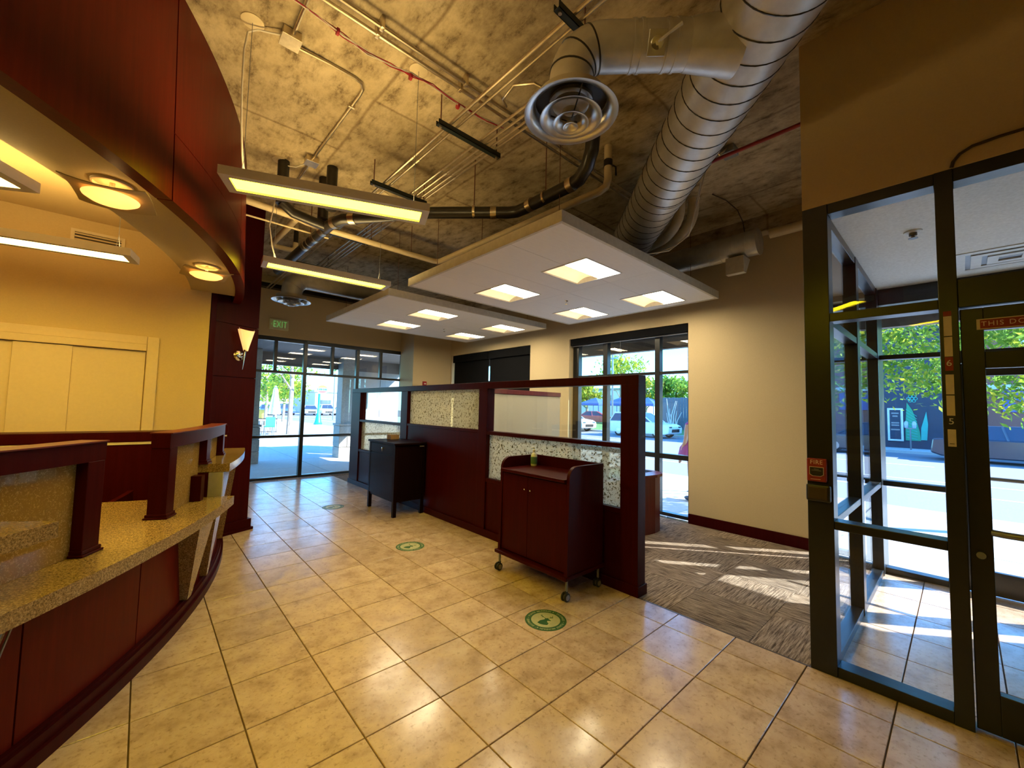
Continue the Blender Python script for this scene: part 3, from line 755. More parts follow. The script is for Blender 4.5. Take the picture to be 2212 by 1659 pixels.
for a in (-35.4, -35.1):
    MB().tube([pol(6.205, a - 0.3, 0.73), pol(6.11, a - 1.3, 0.13)], 0.004, 6).build('metal_inlay', 'metal_grey', tc)
wt = MB().sector(C0, 5.46, 6.30, -60, -19.45, 0.735, 0.80, 60)
tag(wt.build('granite_worktop', 'granite', None, pol(6, -27, 0.735), smooth=True), 'low curved brown granite worktop of the teller counter', 'countertop')
# raised end of the counter by the pier
rc = thing('raised_counter', pol(6.06, -12, 0), 'raised end section of the teller counter beside the wooden pier', 'counter')
MB().sector(C0, 5.98, 6.018, -19.2, -5.6, 0.03, 0.985, 14).build('back_panel', 'wood_mahogany', rc, smooth=True)
e0 = MB(); e0.M = None
m = MB().sector(C0, 6.02, 6.12, -19.44, -19.05, 0.735, 0.985, 2); m.build('end_panel', 'wood_mahogany', rc)
m = MB().sector(C0, 6.122, 6.215, -19.42, -19.1, 0.80, 0.984, 2); m.build('steel_plate', 'galvanised', rc)
gs = MB().sector(C0, 5.94, 6.255, -19.3, -7.3, 0.987, 1.05, 30)
tag(gs.build('granite_shelf', 'granite', None, pol(6.1, -13, 0.987), smooth=True), 'raised curved granite shelf beside the wooden pier', 'counter shelf')
gs = MB().sector(C0, 5.96, 6.245, -58, -34.6, 0.987, 1.05, 40)
tag(gs.build('granite_shelf', 'granite', None, pol(6.1, -40, 0.987), smooth=True), 'raised granite shelf in front of the nearest teller glass screen', 'counter shelf')
def screen(a_lo, a_hi, posts, label, base):
    s = thing('teller_screen', pol(6.05, (a_lo + a_hi) / 2, base), label, 'glass screen', 'framed glass screens on the teller counter')
    MB().sector(C0, 6.0, 6.10, a_lo, a_hi, 1.24, 1.33, 24).build('top_beam', 'wood_mahogany', s, smooth=True)
    MB().sector(C0, 5.99, 6.11, a_lo, a_hi, 1.33, 1.336, 24).build('cap_strip', 'wood_cap', s, smooth=True)
    for a, z0 in posts:
        c = pol(6.05, a); t = R(a)
        M = Matrix.Translation((c.x, c.y, 0)) @ Matrix.Rotation(t, 4, 'Z')
        m = MB(); m.M = M; m.bbox(-0.05, -0.05, z0, 0.05, 0.05, 1.24, 0.003); m.build('post', 'wood_mahogany', s)
        m = MB(); m.M = M; m.bbox(-0.064, -0.064, z0, 0.064, 0.064, z0 + 0.012, 0.003); m.bbox(-0.057, -0.057, z0 + 0.012, 0.057, 0.057, z0 + 0.03, 0.003)
        m.build('post_shoe', 'wood_mahogany', s)
    return s
s1 = screen(-60, -30.75, ((-31.25, 0.80), (-44, 0.80)), 'wood framed speckled glass screen on the near teller counter, ending in a single post', 0.80)
MB().sector(C0, 6.046, 6.054, -43.5, -31.75, 0.802, 1.238, 16).build('glass_panel', 'teller_glass', s1, smooth=True)
s2 = screen(-25.5, -12.6, ((-25.0, 0.80), (-18.9, 1.05), (-13.1, 1.05)), 'wood framed glass screen stepping from the low worktop up onto the raised granite shelf', 0.80)
MB().sector(C0, 6.046, 6.054, -24.5, -19.5, 0.802, 1.238, 10).build('glass_panel', 'teller_glass', s2, smooth=True)
MB().sector(C0, 6.046, 6.054, -18.4, -13.6, 1.052, 1.238, 10).build('glass_panel', 'teller_glass', s2, smooth=True)
MB().sector(C0, 6.0, 6.12, -20.9, -20.2, 0.802, 0.985, 2).build('shelf_support', 'wood_mahogany', s2)
# wainscot cabinet along the back wall
wc = thing('back_cabinet', (-1.5, 4.6, 0), 'long dark mahogany wainscot cabinet against the golden wall behind the tellers', 'cabinet')
MB().bbox(-4.5, 4.46, 0.0, 0.36, 4.715, 1.125, 0.004).build('body', 'wood_mahogany', wc)
MB().bbox(-4.5, 4.45, 1.150, 0.37, 4.715, 1.24, 0.005).build('cap', 'wood_mahogany', wc)
MB().box(-4.5, 4.455, 1.126, 0.36, 4.714, 1.149).build('light_reveal', 'cream_paint', wc)
lc = thing('ledge_box', (0.60, 4.86, 0.95), 'small dark wood ledge fixed low on the wooden pier behind the granite shelf', 'ledge')
MB().bbox(0.525, 4.80, 1.20, 0.69, 4.95, 1.28, 0.004).build('cap', 'wood_mahogany', lc)
MB().box(0.53, 4.815, 1.155, 0.68, 4.95, 1.17).build('strip', 'cream_paint', lc)
MB().bbox(0.53, 4.81, 1.17, 0.68, 4.95, 1.20, 0.002).bbox(0.53, 4.81, 0.95, 0.68, 4.95, 1.155, 0.003).build('body', 'wood_mahogany', lc)

# =================================================================== LOBBY PARTITION
X0, X1 = 3.085, 3.205
pt = thing('glazed_partition', (3.145, 4.3, 0), 'long dark mahogany partition with clear and speckled glass between lobby and carpet', 'partition')
for a, b in ((1.162, 1.335), (3.215, 3.38), (5.235, 5.45), (7.13, 7.545)):
    MB().bbox(X0, a, 0.0, X1, b, 1.772, 0.003).build('post', 'wood_mahogany', pt)
MB().bbox(X0, 1.162, 1.772, X1, 7.545, 1.852, 0.003).build('top_rail', 'wood_mahogany', pt)
for a, b in ((1.335, 3.215), (5.45, 7.13)):
    MB().bbox(X0 + 0.004, a, 1.213, X1 - 0.004, b, 1.255, 0.003).build('mid_rail', 'wood_mahogany', pt)
    MB().bbox(X0 + 0.004, a, 0.645, X1 - 0.004, b, 0.69, 0.003).build('lower_rail', 'wood_mahogany', pt)
    MB().box(X0 + 0.02, a, 0.0, X1 - 0.02, b, 0.645).build('wood_panel', 'wood_mahogany', pt)
    B('clear_pane', 'glass', pt, 3.141, a, 1.255, 3.149, b, 1.772)
    B('speckled_pane', 'art_glass', pt, 3.141, a, 0.69, 3.149, b, 1.213)
MB().box(X0 + 0.012, 3.38, 0.0, X1 - 0.012, 5.235, 1.225).build('wood_panel', 'wood_mahogany', pt)
MB().bbox(X0 + 0.004, 3.38, 1.225, X1 - 0.004, 5.235, 1.262, 0.003).build('mid_rail', 'wood_mahogany', pt)
B('speckled_pane', 'art_glass', pt, 3.141, 3.38, 1.262, 3.149, 5.235, 1.772)
MB().bbox(X0 - 0.014, 1.150, 0.0, X0, 7.56, 0.085, 0.003).bbox(X0, 1.150, 0.0, X1 + 0.012, 1.162, 0.085, 0.003).bbox(X1, 1.162, 0.0, X1 + 0.012, 7.56, 0.085, 0.003).build('base_board', 'wood_mahogany', pt)
# fabric cross partition
cp = thing('fabric_partition', (3.95, 3.44, 0), 'low fabric cubicle wall with a red wood cap seen through the clear pane', 'partition')
MB().bbox(3.222, 3.41, 0.02, 4.66, 3.47, 1.725, 0.004).build('fabric_face', 'fabric_panel', cp)
MB().bbox(3.22, 3.40, 1.727, 4.665, 3.48, 1.79, 0.004).build('cap', 'wood_cap', cp)
MB().box(3.222, 3.415, 0, 4.66, 3.465, 0.02).build('foot', 'black_metal', cp)
# desk behind the partition
dk = thing('desk', (4.3, 2.35, 0), 'red brown curved desk with glossy dark top beside the street window', 'desk')
pts = [(3.45, 2.02), (4.55, 1.985), (4.85, 1.93), (5.02, 1.95), (5.12, 2.02), (5.16, 2.12), (5.16, 2.7), (3.45, 2.7)]
MB().prism(pts, 0.705, 0.74).build('top', 'wood_red', dk)
MB().prism([(3.5, 2.06), (4.55, 2.02), (4.86, 1.965), (5.02, 1.985), (5.10, 2.05), (5.13, 2.14), (5.13, 2.18), (3.5, 2.18)], 0.0, 0.704).build('modesty_panel', 'wood_red', dk)
MB().bbox(5.10, 2.18, 0.0, 5.14, 2.68, 0.704, 0.003).build('end_panel', 'wood_red', dk)
MB().bbox(3.5, 2.18, 0.0, 3.54, 2.68, 0.704, 0.003).build('end_panel', 'wood_red', dk)
MB().bbox(3.56, 2.12, 0.7405, 5.08, 2.66, 0.744, 0.001).build('glass_top', 'car_glass', dk)

# =================================================================== BLACK CABINET ON LEGS
cb = thing('locker_cabinet', (2.83, 5.0, 0), 'near black wooden cabinet on four square legs with a lock', 'cabinet')
for x in (2.585, 3.005):
    for y in (4.585, 5.395): MB().bbox(x, y, 0, x + 0.05, y + 0.05, 0.99, 0.003).build('leg', 'wood_espresso', cb)
MB().bbox(2.598, 4.60, 0.20, 3.05, 5.435, 0.985, 0.003).build('body', 'wood_espresso', cb)
MB().bbox(2.565, 4.565, 0.988, 3.068, 5.46, 1.015, 0.004).build('top', 'wood_espresso', cb)
MB().bbox(2.588, 4.64, 0.235, 2.597, 5.395, 0.83, 0.002).build('door', 'wood_espresso', cb)
MB().bbox(2.588, 4.64, 0.845, 2.597, 5.395, 0.975, 0.002).build('drawer', 'wood_espresso', cb)
MB().lathe([(0, 0), (0.017, 0), (0.017, 0.012), (0.008, 0.016), (0, 0.016)], (2.588, 4.99, 0.915), 16, (-1, 0, 0)).build('lock', 'chrome', cb, smooth=True)
MB().box(2.5795, 4.983, 0.87, 2.581, 4.997, 0.905).build('key', 'chrome', cb)
MB().bbox(2.95, 4.556, 0.955, 3.02, 4.5655, 0.97, 0.002).build('name_plate', 'metal_grey', cb)
cd = thing('card_stack', (2.91, 5.33, 1.0155), 'stack of small brown kraft boxes on the black cabinet', 'boxes')
for k in range(4):
    dx = (0.0, 0.004, -0.003, 0.002)[k]
    MB().bbox(2.84 + dx, 5.26, 1.0155 + k * 0.0165, 2.98 + dx, 5.40, 1.0155 + (k + 1) * 0.0165 - 0.001, 0.001).build('box', 'kraft', cd)
# =================================================================== MAHOGANY CART
ct = thing('mahogany_cart', (2.8, 1.92, 0), 'mahogany hospitality cart on grey casters with raised rounded sides', 'cart')
def side(y0, y1):
    pr = [(2.55, 0.17), (3.05, 0.17), (3.05, 1.066), (2.68, 1.066)]
    pr += [(2.68 - 0.10 * math.sin(t), 0.966 + 0.10 * math.cos(t)) for t in [R(a) for a in range(10, 91, 10)]]
    pr += [(2.58, 0.90), (2.565, 0.2)]
    m = MB()
    m.prism([(a, b) for a, b in pr], y0, y1, 'y'); m.build('side_panel', 'wood_mahogany', ct)
side(1.485, 1.515); side(2.315, 2.345)
MB().bbox(2.55, 1.515, 0.935, 3.03, 2.315, 0.965, 0.006).build('top', 'wood_mahogany', ct)
MB().bbox(3.025, 1.515, 0.2, 3.05, 2.315, 1.066, 0.003).build('back_panel', 'wood_mahogany', ct)
MB().bbox(2.60, 1.516, 0.2, 3.02, 2.314, 0.93, 0.003).build('carcass', 'wood_mahogany', ct)
for a, b, kn in ((1.52, 1.967, 1.933), (1.971, 2.312, 2.005)):
    d_ = MB().bbox(2.583, a, 0.21, 2.599, b, 0.925, 0.003).build('door', 'wood_mahogany', ct)
    MB().ball((2.575, kn, 0.805), 0.008, 6).build('knob', 'chrome', d_, smooth=True)
MB().bbox(2.535, 1.47, 0.165, 3.06, 2.36, 0.196, 0.006).build('base_plate', 'wood_mahogany', ct)
for x, y in ((2.58, 1.50), (2.575, 2.325), (3.01, 1.505), (3.01, 2.32)):
    cs = MB().tube([(x, y, 0.165), (x, y, 0.075)], 0.011, 10).build('caster', 'metal_grey', ct, smooth=True)
    for s_ in (-0.016, 0.016):
        MB().lathe([(0, -0.009), (0.030, -0.009), (0.035, -0.004), (0.035, 0.004), (0.030, 0.009), (0, 0.009)], (x - 0.012, y + s_, 0.0352), 20, (0, 1, 0)).build('wheel', 'rubber', cs, smooth=True)
        MB().lathe([(0, -0.0105), (0.022, -0.0105), (0.022, 0.0105), (0, 0.0105)], (x - 0.012, y + s_, 0.0352), 16, (0, 1, 0)).build('hub', 'wheel_grey', cs, smooth=True)
    MB().bbox(x - 0.02, y - 0.005, 0.04, x + 0.016, y + 0.005, 0.08, 0.003).build('fork', 'rubber', cs)
bo = thing('sanitizer_bottle', (2.93, 2.24, 0.9655), 'clear pump sanitizer bottle with teal label on the mahogany cart', 'bottle')
MB().lathe([(0, 0), (0.030, 0), (0.033, 0.006), (0.033, 0.10), (0.026, 0.122), (0.013, 0.132), (0.013, 0.142), (0, 0.142)], bo.location, 20).build('body', 'clear_bottle', bo, smooth=True)
MB().lathe([(0.0335, 0.02), (0.0338, 0.021), (0.0338, 0.09), (0.0335, 0.091)], bo.location, 20).build('label_band', 'label_teal', bo, smooth=True)
x, y, z = bo.location
MB().lathe([(0, 0.14), (0.015, 0.14), (0.015, 0.158), (0.006, 0.16), (0.006, 0.185), (0, 0.185)], (x, y, z), 14).tube([(x, y, z + 0.182), (x - 0.022, y, z + 0.184), (x - 0.034, y, z + 0.176)], 0.005, 8).build('pump', 'white_plastic', bo, smooth=True)
# =================================================================== FLOOR DECALS
ELK = [(-0.62, -0.36), (-0.40, -0.08), (-0.12, 0.02), (-0.02, 0.10), (-0.05, 0.19), (0.04, 0.17), (0.12, 0.20), (0.20, 0.12), (0.28, -0.02), (0.36, -0.12), (0.33, -0.18), (0.20, -0.16), (0.10, -0.14), (0.06, -0.28), (0.14, -0.52), (0.02, -0.70), (-0.22, -0.66), (-0.46, -0.55)]
ANT = [((0.02, 0.18), (-0.10, 0.36), (-0.20, 0.58), (-0.18, 0.72)), ((-0.18, 0.5), (-0.30, 0.64)), ((-0.10, 0.36), (-0.24, 0.42)),
       ((0.12, 0.18), (0.34, 0.20), (0.50, 0.32), (0.58, 0.50)), ((0.34, 0.20), (0.40, 0.42)), ((0.46, 0.28), (0.60, 0.28)), ((0.42, 0.24), (0.52, 0.14))]
def decal(cx, cy, label):
    o = thing('floor_decal', (cx, cy, 0.0006), label, 'floor sticker', 'round green floor stickers along the tile aisle')
    # local axes of the print: right and up as read from the entrance side
    M = frame((cx, cy, 0), (0.76, -0.65, 0), (0.65, 0.76, 0))
    m = MB(); m.disc((0, 0), 0.152, 0.0006, 0.0014, 48); 
    m2 = MB(); m2.M = M; m2.disc((0, 0), 0.152, 0.0005, 0.0013, 48); m2.build('green_disc', 'sticker_green', o)
    m2 = MB(); m2.M = M; m2.lathe([(0.106, 0.0013), (0.106, 0.0017), (0.0, 0.0017)], (0, 0, 0), 48); m2.build('cream_disc', 'sticker_cream', o)
    m2 = MB(); m2.M = M
    m2.prism([(a * 0.105, b * 0.105) for a, b in ELK], 0.0017, 0.0021)
    for st in ANT:
        for (a, b), (c, d) in zip(st[:-1], st[1:]):
            v = Vector((c - a, d - b, 0)).normalized().cross(Vector((0, 0, 1))) * 0.025
            m2.prism([(0.105 * (a + v.x), 0.105 * (b + v.y)), (0.105 * (c + v.x * 0.5), 0.105 * (d + v.y * 0.5)), (0.105 * (c - v.x * 0.5), 0.105 * (d - v.y * 0.5)), (0.105 * (a - v.x), 0.105 * (b - v.y))], 0.0017, 0.0021)
    m2.build('elk_print', 'sticker_green', o)
    s = '\u2022 PLEASE MAINTAIN 6\u2019 DISTANCE '
    cu = s + s
    mm = None
    step = 360.0 / len(cu)
    bmw = MB(); bmw.M = M
    for k, ch in enumerate(cu):
        if ch == ' ': continue
        t = R(90 + 75 - k * step)
        X_ = (math.sin(t), -math.cos(t), 0); Y_ = (math.cos(t), math.sin(t), 0)
        L = frame((0.128 * math.cos(t), 0.128 * math.sin(t), 0.0017), X_, Y_)
        g = glyph(ch, 0.024)
        bmw.M = M @ L
        bmw.add(g[0], g[1])
    bmw.build('ring_lettering', 'sticker_cream', o)
    return o
_gl = {}
def glyph(ch, size):
    k = (ch, size)
    if k not in _gl:
        cu = bpy.data.curves.new('g', 'FONT'); cu.body = ch; cu.size = size; cu.align_x = 'CENTER'; cu.align_y = 'CENTER'; cu.resolution_u = 2; cu.offset = size * 0.02
        o = bpy.data.objects.new('g', cu); COL.objects.link(o); bpy.context.view_layer.update()
        me = bpy.data.meshes.new_from_object(o)
        _gl[k] = ([v.co.copy() for v in me.vertices], [list(p.vertices) for p in me.polygons])
        bpy.data.objects.remove(o); bpy.data.curves.remove(cu); bpy.data.meshes.remove(me)
    return _gl[k]
decal(2.235, 1.405, 'round green elk sticker on the tiles, nearest the mahogany cart')
decal(2.23, 3.43, 'round green elk sticker on the tiles, midway along the partition')
decal(2.17, 5.69, 'round green elk sticker on the tiles, farthest, near the exit window')
# =================================================================== CEILING CLOUDS
def cloud(y0, label, blab):
    x0, x1, y1 = 2.290, 5.345, y0 + 2.47
    c = thing('ceiling_cloud', ((x0 + x1) / 2, (y0 + y1) / 2, 3.0), label, 'ceiling panel', 'white suspended ceiling clouds')
    m = MB()
    for b in ((x0, y0, 3.0, x0 + 0.03, y1, 3.095), (x1 - 0.03, y0, 3.0, x1, y1, 3.095), (x0 + 0.03, y0, 3.0, x1 - 0.03, y0 + 0.03, 3.095), (x0 + 0.03, y1 - 0.03, 3.0, x1 - 0.03, y1, 3.095)):
        MB().bbox(*b, 0.002).build('edge_trim', 'cloud_trim', c)
    lx = ((3.04, 3.655), (4.535, 5.15)); ly = ((y0 + 0.335, y0 + 0.94), (y0 + 1.525, y0 + 2.13))
    xs = (x0 + 0.031, 3.853, x1 - 0.031); ys = (y0 + 0.031, y0 + 0.63, y0 + 1.24, y0 + 1.82, y1 - 0.031)
    for i in range(2):
        for j in range(4):
            a, b = xs[i] + 0.002, xs[i + 1] - 0.002
            p, q = ys[j] + 0.002, ys[j + 1] - 0.002
            L = lx[i]; l0, l1 = ly[j // 2]
            m = MB(); h0, h1 = max(p, l0), min(q, l1)
            m.box(a, p, 3.004, L[0], q, 3.02); m.box(L[1], p, 3.004, b, q, 3.02)
            if h0 > p: m.box(L[0], p, 3.004, L[1], h0, 3.02)
            if h1 < q: m.box(L[0], h1, 3.004, L[1], q, 3.02)
            m.build('panel', 'cloud_panel', c)
    for X_ in (x0 + 0.25, x1 - 0.25):
        for Y_ in (y0 + 0.25, y1 - 0.25):
            MB().tube([(X_, Y_, 3.095), (X_, Y_, H - 0.002)], 0.003, 6).build('hanger_wire', 'rust_rod', c)
    MB().box(x0 + 0.05, y0 + 0.05, 3.085, x1 - 0.05, y1 - 0.05, 3.09).build('back_board', 'canopy_dark', c)
    names = ('near left', 'far left', 'near right', 'far right')
    k = 0
    for L in lx:
        for l0, l1 in ly:
            t = thing('troffer_light', ((L[0] + L[1]) / 2, (l0 + l1) / 2, 3.0), 'square recessed fluorescent troffer, %s one in %s' % (names[k], blab), 'ceiling light', 'troffers in the ceiling clouds'); k += 1
            a, b = L
            m = MB()
            for bx in ((a, l0, a + 0.014, l1), (b - 0.014, l0, b, l1), (a + 0.014, l0, b - 0.014, l0 + 0.014), (a + 0.014, l1 - 0.014, b - 0.014, l1)):
                m.box(bx[0], bx[1], 2.998, bx[2], bx[3], 3.075)
            m.build('frame', 'white_plastic', t)
            MB().box(a + 0.014, l0 + 0.014, 3.07, b - 0.014, l1 - 0.014, 3.076).build('pan', 'white_plastic', t)
            mid = (l0 + l1) / 2
            for p, q, mt in ((l0 + 0.016, mid - 0.004, 'troffer_lens'), (mid + 0.004, l1 - 0.016, 'troffer_side')):
                m = MB(); n_ = 8; vs = []
                for i in range(n_ + 1):
                    u = i / n_; yy = p + (q - p) * u; zz = 3.012 + 0.045 * math.sin(PI * u) ** 0.8
                    vs += [(a + 0.018, yy, zz), (b - 0.018, yy, zz), (b - 0.018, yy, zz + 0.006), (a + 0.018, yy, zz + 0.006)]
                fs = []
                for i in range(n_):
                    for e in range(4): fs.append((4 * i + e, 4 * i + (e + 1) % 4, 4 * i + 4 + (e + 1) % 4, 4 * i + 4 + e))
                fs += [(0, 1, 2, 3), (4 * n_, 4 * n_ + 3, 4 * n_ + 2, 4 * n_ + 1)]
                m.add(vs, fs); m.build('lens', mt, t, smooth=True)
            MB().box(a + 0.016, mid - 0.004, 3.006, b - 0.016, mid + 0.004, 3.06).build('lamp_rail', 'white_plastic', t)
    sp = thing('fire_sprinkler', (4.125, y0 + 1.5, 2.96), 'small chrome sprinkler head under %s' % blab, 'sprinkler', 'sprinkler heads on the ceiling clouds')
    X_, Y_ = 4.125, y0 + 1.5
    MB().lathe([(0, 3.004), (0.022, 3.004), (0.02, 2.997), (0.008, 2.995), (0.008, 2.975), (0, 2.975)], (X_, Y_, 0), 14).build('escutcheon', 'chrome', sp, smooth=True)
    MB().lathe([(0, 2.958), (0.02, 2.958), (0.02, 2.961), (0, 2.961)], (X_, Y_, 0), 12).tube([(X_ - 0.008, Y_, 2.976), (X_ - 0.012, Y_, 2.968), (X_, Y_, 2.96)], 0.002, 5).tube([(X_ + 0.008, Y_, 2.976), (X_ + 0.012, Y_, 2.968), (X_, Y_, 2.96)], 0.002, 5).build('deflector', 'chrome', sp)
cloud(1.36, 'white suspended ceiling cloud with four square lights, the nearer larger-looking one', 'the nearer cloud')
cloud(4.365, 'white suspended ceiling cloud with four square lights, the farther one by the exit sign', 'the farther cloud')

# =================================================================== PENDANT FLUORESCENTS
def pendant(cx, cy, ang, zb, ztop, label, lens, discs=True, cord=None, L=1.255, W=0.236):
    o = thing('pendant_light', (cx, cy, zb), label, 'pendant light', 'linear pendant lights')
    M = Matrix.Translation((cx, cy, zb)) @ Matrix.Rotation(R(ang), 4, 'Z')
    a, b = L / 2, W / 2
    m = MB(); m.M = M
    for bx in ((-a, -b, 0, a, -b + 0.04, 0.055), (-a, b - 0.04, 0, a, b, 0.055), (-a, -b + 0.04, 0, -a + 0.05, b - 0.04, 0.055), (a - 0.05, -b + 0.04, 0, a, b - 0.04, 0.055), (-a + 0.05, -b + 0.04, 0.04, a - 0.05, b - 0.04, 0.055)):
        m.box(*bx)
    m.build('housing', 'lamp_grey', o)
    m = MB(); m.M = M; m.box(-a + 0.051, -b + 0.041, 0.012, a - 0.051, b - 0.041, 0.02); m.build('lens', lens, o)
    m = MB(); m.M = M; m.box(-a + 0.03, -b + 0.03, 0.0555, a - 0.03, b - 0.03, 0.0575); m.build('uplight_lens', 'uplight_lens', o)
    for s in (-1, 1):
        p = M @ Vector((s * (a - 0.10), 0, 0.055)); q = Vector((p.x, p.y, ztop))
        k = M @ Vector((s * (a - 0.10), 0, 0.17))
        for e in (-0.05, 0.05):
            r_ = M @ Vector((s * (a - 0.10), e, 0.056)); MB().tube([r_, k], 0.0015, 5).build('yoke_wire', 'metal_grey', o)
        MB().tube([k, q], 0.002, 5).build('hanger_wire', 'metal_grey', o)
        if discs:
            MB().lathe([(0, ztop), (0.066, ztop), (0.066, ztop - 0.006), (0.05, ztop - 0.012), (0, ztop - 0.012)], (p.x, p.y, 0), 24).build('ceiling_canopy', 'cream_paint', o, smooth=True)
    if cord:
        MB().tube(cord, 0.006, 7).build('power_cord', 'white_wire', o, smooth=True)
    return o
pendant(0.836, 2.125, -22.6, 2.9, H, 'long grey fluorescent pendant light hanging in front of the curved wood fascia', 'pendant_lens',
        cord=[(0.505, 2.25, 3.955), (0.44, 2.30, 3.965), (0.38, 2.33, 3.965), (0.33, 2.35, 3.93), (0.315, 2.35, 3.80), (0.318, 2.36, 3.55), (0.33, 2.37, 3.30), (0.345, 2.37, 3.12), (0.36, 2.36, 3.0), (0.375, 2.355, 2.955)])
pendant(1.378, 3.84, -5.7, 2.9, H, 'grey fluorescent pendant light farther back beside the wooden pier', 'pendant_lens',
        cord=[(1.06, 3.66, 3.96), (0.98, 3.78, 3.93), (0.90, 3.87, 3.95), (0.85, 3.90, 3.85), (0.84, 3.90, 3.6), (0.80, 3.90, 3.3), (0.83, 3.89, 3.1), (0.86, 3.885, 3.0), (0.875, 3.885, 2.955)])
pendant(-0.756, 3.66, -12.2, 2.6, 3.199, 'fluorescent pendant light inside the teller area below the wall vent', 'office_lens', False)
pendant(-1.10, 2.73, -30, 2.6, 3.199, 'fluorescent pendant light end at the far left edge above the tellers', 'office_lens', False)
for a_, lb in ((-43.5, 'grey fluorescent pendant light added unseen above the viewer, next along the counter'), (-59, 'grey fluorescent pendant light added unseen behind the viewer, last along the counter')):  # out-of-frame lamps, added to brighten the foreground floor
    c_ = pol(7.0, a_); pendant(c_.x, c_.y, a_, 2.9, H, lb, 'pendant_lens')
# wall vent
wv = thing('wall_vent', (-0.43, 4.74, 3.0), 'cream louvred air vent high on the golden wall behind the tellers', 'vent')
m = MB()
for b in ((-0.61, 4.735, 2.90, -0.25, 4.7495, 2.925), (-0.61, 4.735, 3.07, -0.25, 4.7495, 3.095), (-0.61, 4.735, 2.925, -0.585, 4.7495, 3.07), (-0.275, 4.735, 2.925, -0.25, 4.7495, 3.07)): m.box(*b)
m.build('frame', 'cream_paint', wv)
B('backing', 'brown_plastic', wv, -0.585, 4.746, 2.925, -0.275, 4.7492, 3.07)
for k in range(5):
    z = 2.94 + k * 0.028
    MB().add([(-0.585, 4.737, z), (-0.275, 4.737, z), (-0.275, 4.746, z + 0.014), (-0.585, 4.746, z + 0.014), (-0.585, 4.737, z - 0.002), (-0.275, 4.737, z - 0.002), (-0.275, 4.746, z + 0.012), (-0.585, 4.746, z + 0.012)],
             [(0, 1, 2, 3), (7, 6, 5, 4), (0, 4, 5, 1), (2, 6, 7, 3), (1, 5, 6, 2), (3, 7, 4, 0)]).build('slat', 'cream_paint', wv)
# soffit dish lights
def dish(a, label):
    c = pol(5.93, a)
    o = thing('soffit_light', (c.x, c.y, 2.60), label, 'ceiling light', 'dish lights under the curved soffit')
    M = Matrix.Translation((c.x, c.y, 0)) @ Matrix.Rotation(R(a + 20), 4, 'Z')
    MB().lathe([(0.078, 2.714), (0.088, 2.714), (0.086, 2.702), (0.078, 2.70), (0.076, 2.714)], (c.x, c.y, 0), 32).tube([(c.x, c.y, 2.714), (c.x, c.y, 2.66)], 0.012, 10).build('stem_ring', 'cream_paint', o, smooth=True)
    n_ = 8; vs = []; fs = []; hw = 0.165
    for i in range(n_ + 1):
        for j in range(n_ + 1):
            u, v = -1 + 2 * i / n_, -1 + 2 * j / n_
            z = 2.645 + 0.022 * (u * u - v * v) * 0.9
            vs.append(M @ Vector((u * hw, v * hw, z)))
    off = len(vs); vs += [v + Vector((0, 0, 0.005)) for v in vs]
    w_ = n_ + 1
    for i in range(n_):
        for j in range(n_):
            q = (i * w_ + j, i * w_ + j + 1, (i + 1) * w_ + j + 1, (i + 1) * w_ + j)
            fs.append(q[::-1]); fs.append(tuple(off + k for k in q))
    for i in range(n_):
        for (p, q) in ((i, i + 1), (n_ * w_ + i, n_ * w_ + i + 1), (i * w_, (i + 1) * w_), (i * w_ + n_, (i + 1) * w_ + n_)):
            fs.append((p, q, off + q, off + p))
    MB().add(vs, fs).build('square_plate', 'soffit_beige', o, smooth=True)
    MB().lathe([(0, 2.600), (0.05, 2.602), (0.09, 2.612), (0.115, 2.628), (0.118, 2.634), (0, 2.636)], (c.x, c.y, 0), 32).build('glass_dish', 'dish_glow', o, smooth=True)
    MB().lathe([(0, 2.652), (0.03, 2.652), (0.03, 2.662), (0, 2.662)], (c.x, c.y, 0), 16).build('bulb', 'bulb_glow', o)
dish(-29.3, 'glowing round dish light on a square plate under the soffit, nearer one')
dish(-15.6, 'glowing round dish light on a square plate under the soffit, farther one by the pier')

# =================================================================== SCONCE on the pier
def onp(u, d, z): return PR_ + U * u - NV * d + Vector((0, 0, z))
sc = thing('wall_sconce', onp(-0.15, 0.05, 1.92), 'chrome wall sconce with glowing cream fan shaped glass on the wooden pier', 'wall lamp')
MB().lathe([(0, 0), (0.06, 0), (0.062, 0.008), (0.05, 0.022), (0.02, 0.03), (0, 0.03)], onp(-0.225, 0.0, 2.09), 28, -NV).build('back_plate', 'chrome', sc, smooth=True)
MB().tube([onp(-0.225, 0.02, 2.09), onp(-0.22, 0.06, 2.095), onp(-0.215, 0.095, 2.11)], 0.009, 10).build('arm', 'chrome', sc, smooth=True)
MB().tube([onp(-0.235, 0.10, 1.92), onp(-0.225, 0.10, 2.02), onp(-0.215, 0.10, 2.14)], [0.004, 0.008, 0.011], 10).build('stem', 'chrome', sc, smooth=True)
MB().tube([onp(-0.214, 0.10, 2.13), onp(-0.212, 0.10, 2.155)], [0.013, 0.02], 12).build('cup', 'chrome', sc, smooth=True)
m = MB(); vs = []; fs = []
nn, kk = 10, 9
for i in range(nn + 1):
    t = i / nn; z = 2.145 + 0.25 * t; hw = 0.022 + 0.064 * t
    for k in range(kk):
        s = -1 + 2 * k / (kk - 1)
        vs.append(onp(-0.205 + s * hw, 0.10 + 0.03 * (1 - s * s) + 0.012 * t, z - 0.012 * t * (1 - s * s)))
for i in range(nn):
    for k in range(kk - 1): fs.append((i * kk + k, i * kk + k + 1, (i + 1) * kk + k + 1, (i + 1) * kk + k))
off = len(vs); vs += [v + NV * 0.05 * min(1, 0.3 + 0.08 * (j // kk)) for j, v in enumerate(vs)]
fs += [tuple(off + q for q in f[::-1]) for f in fs]
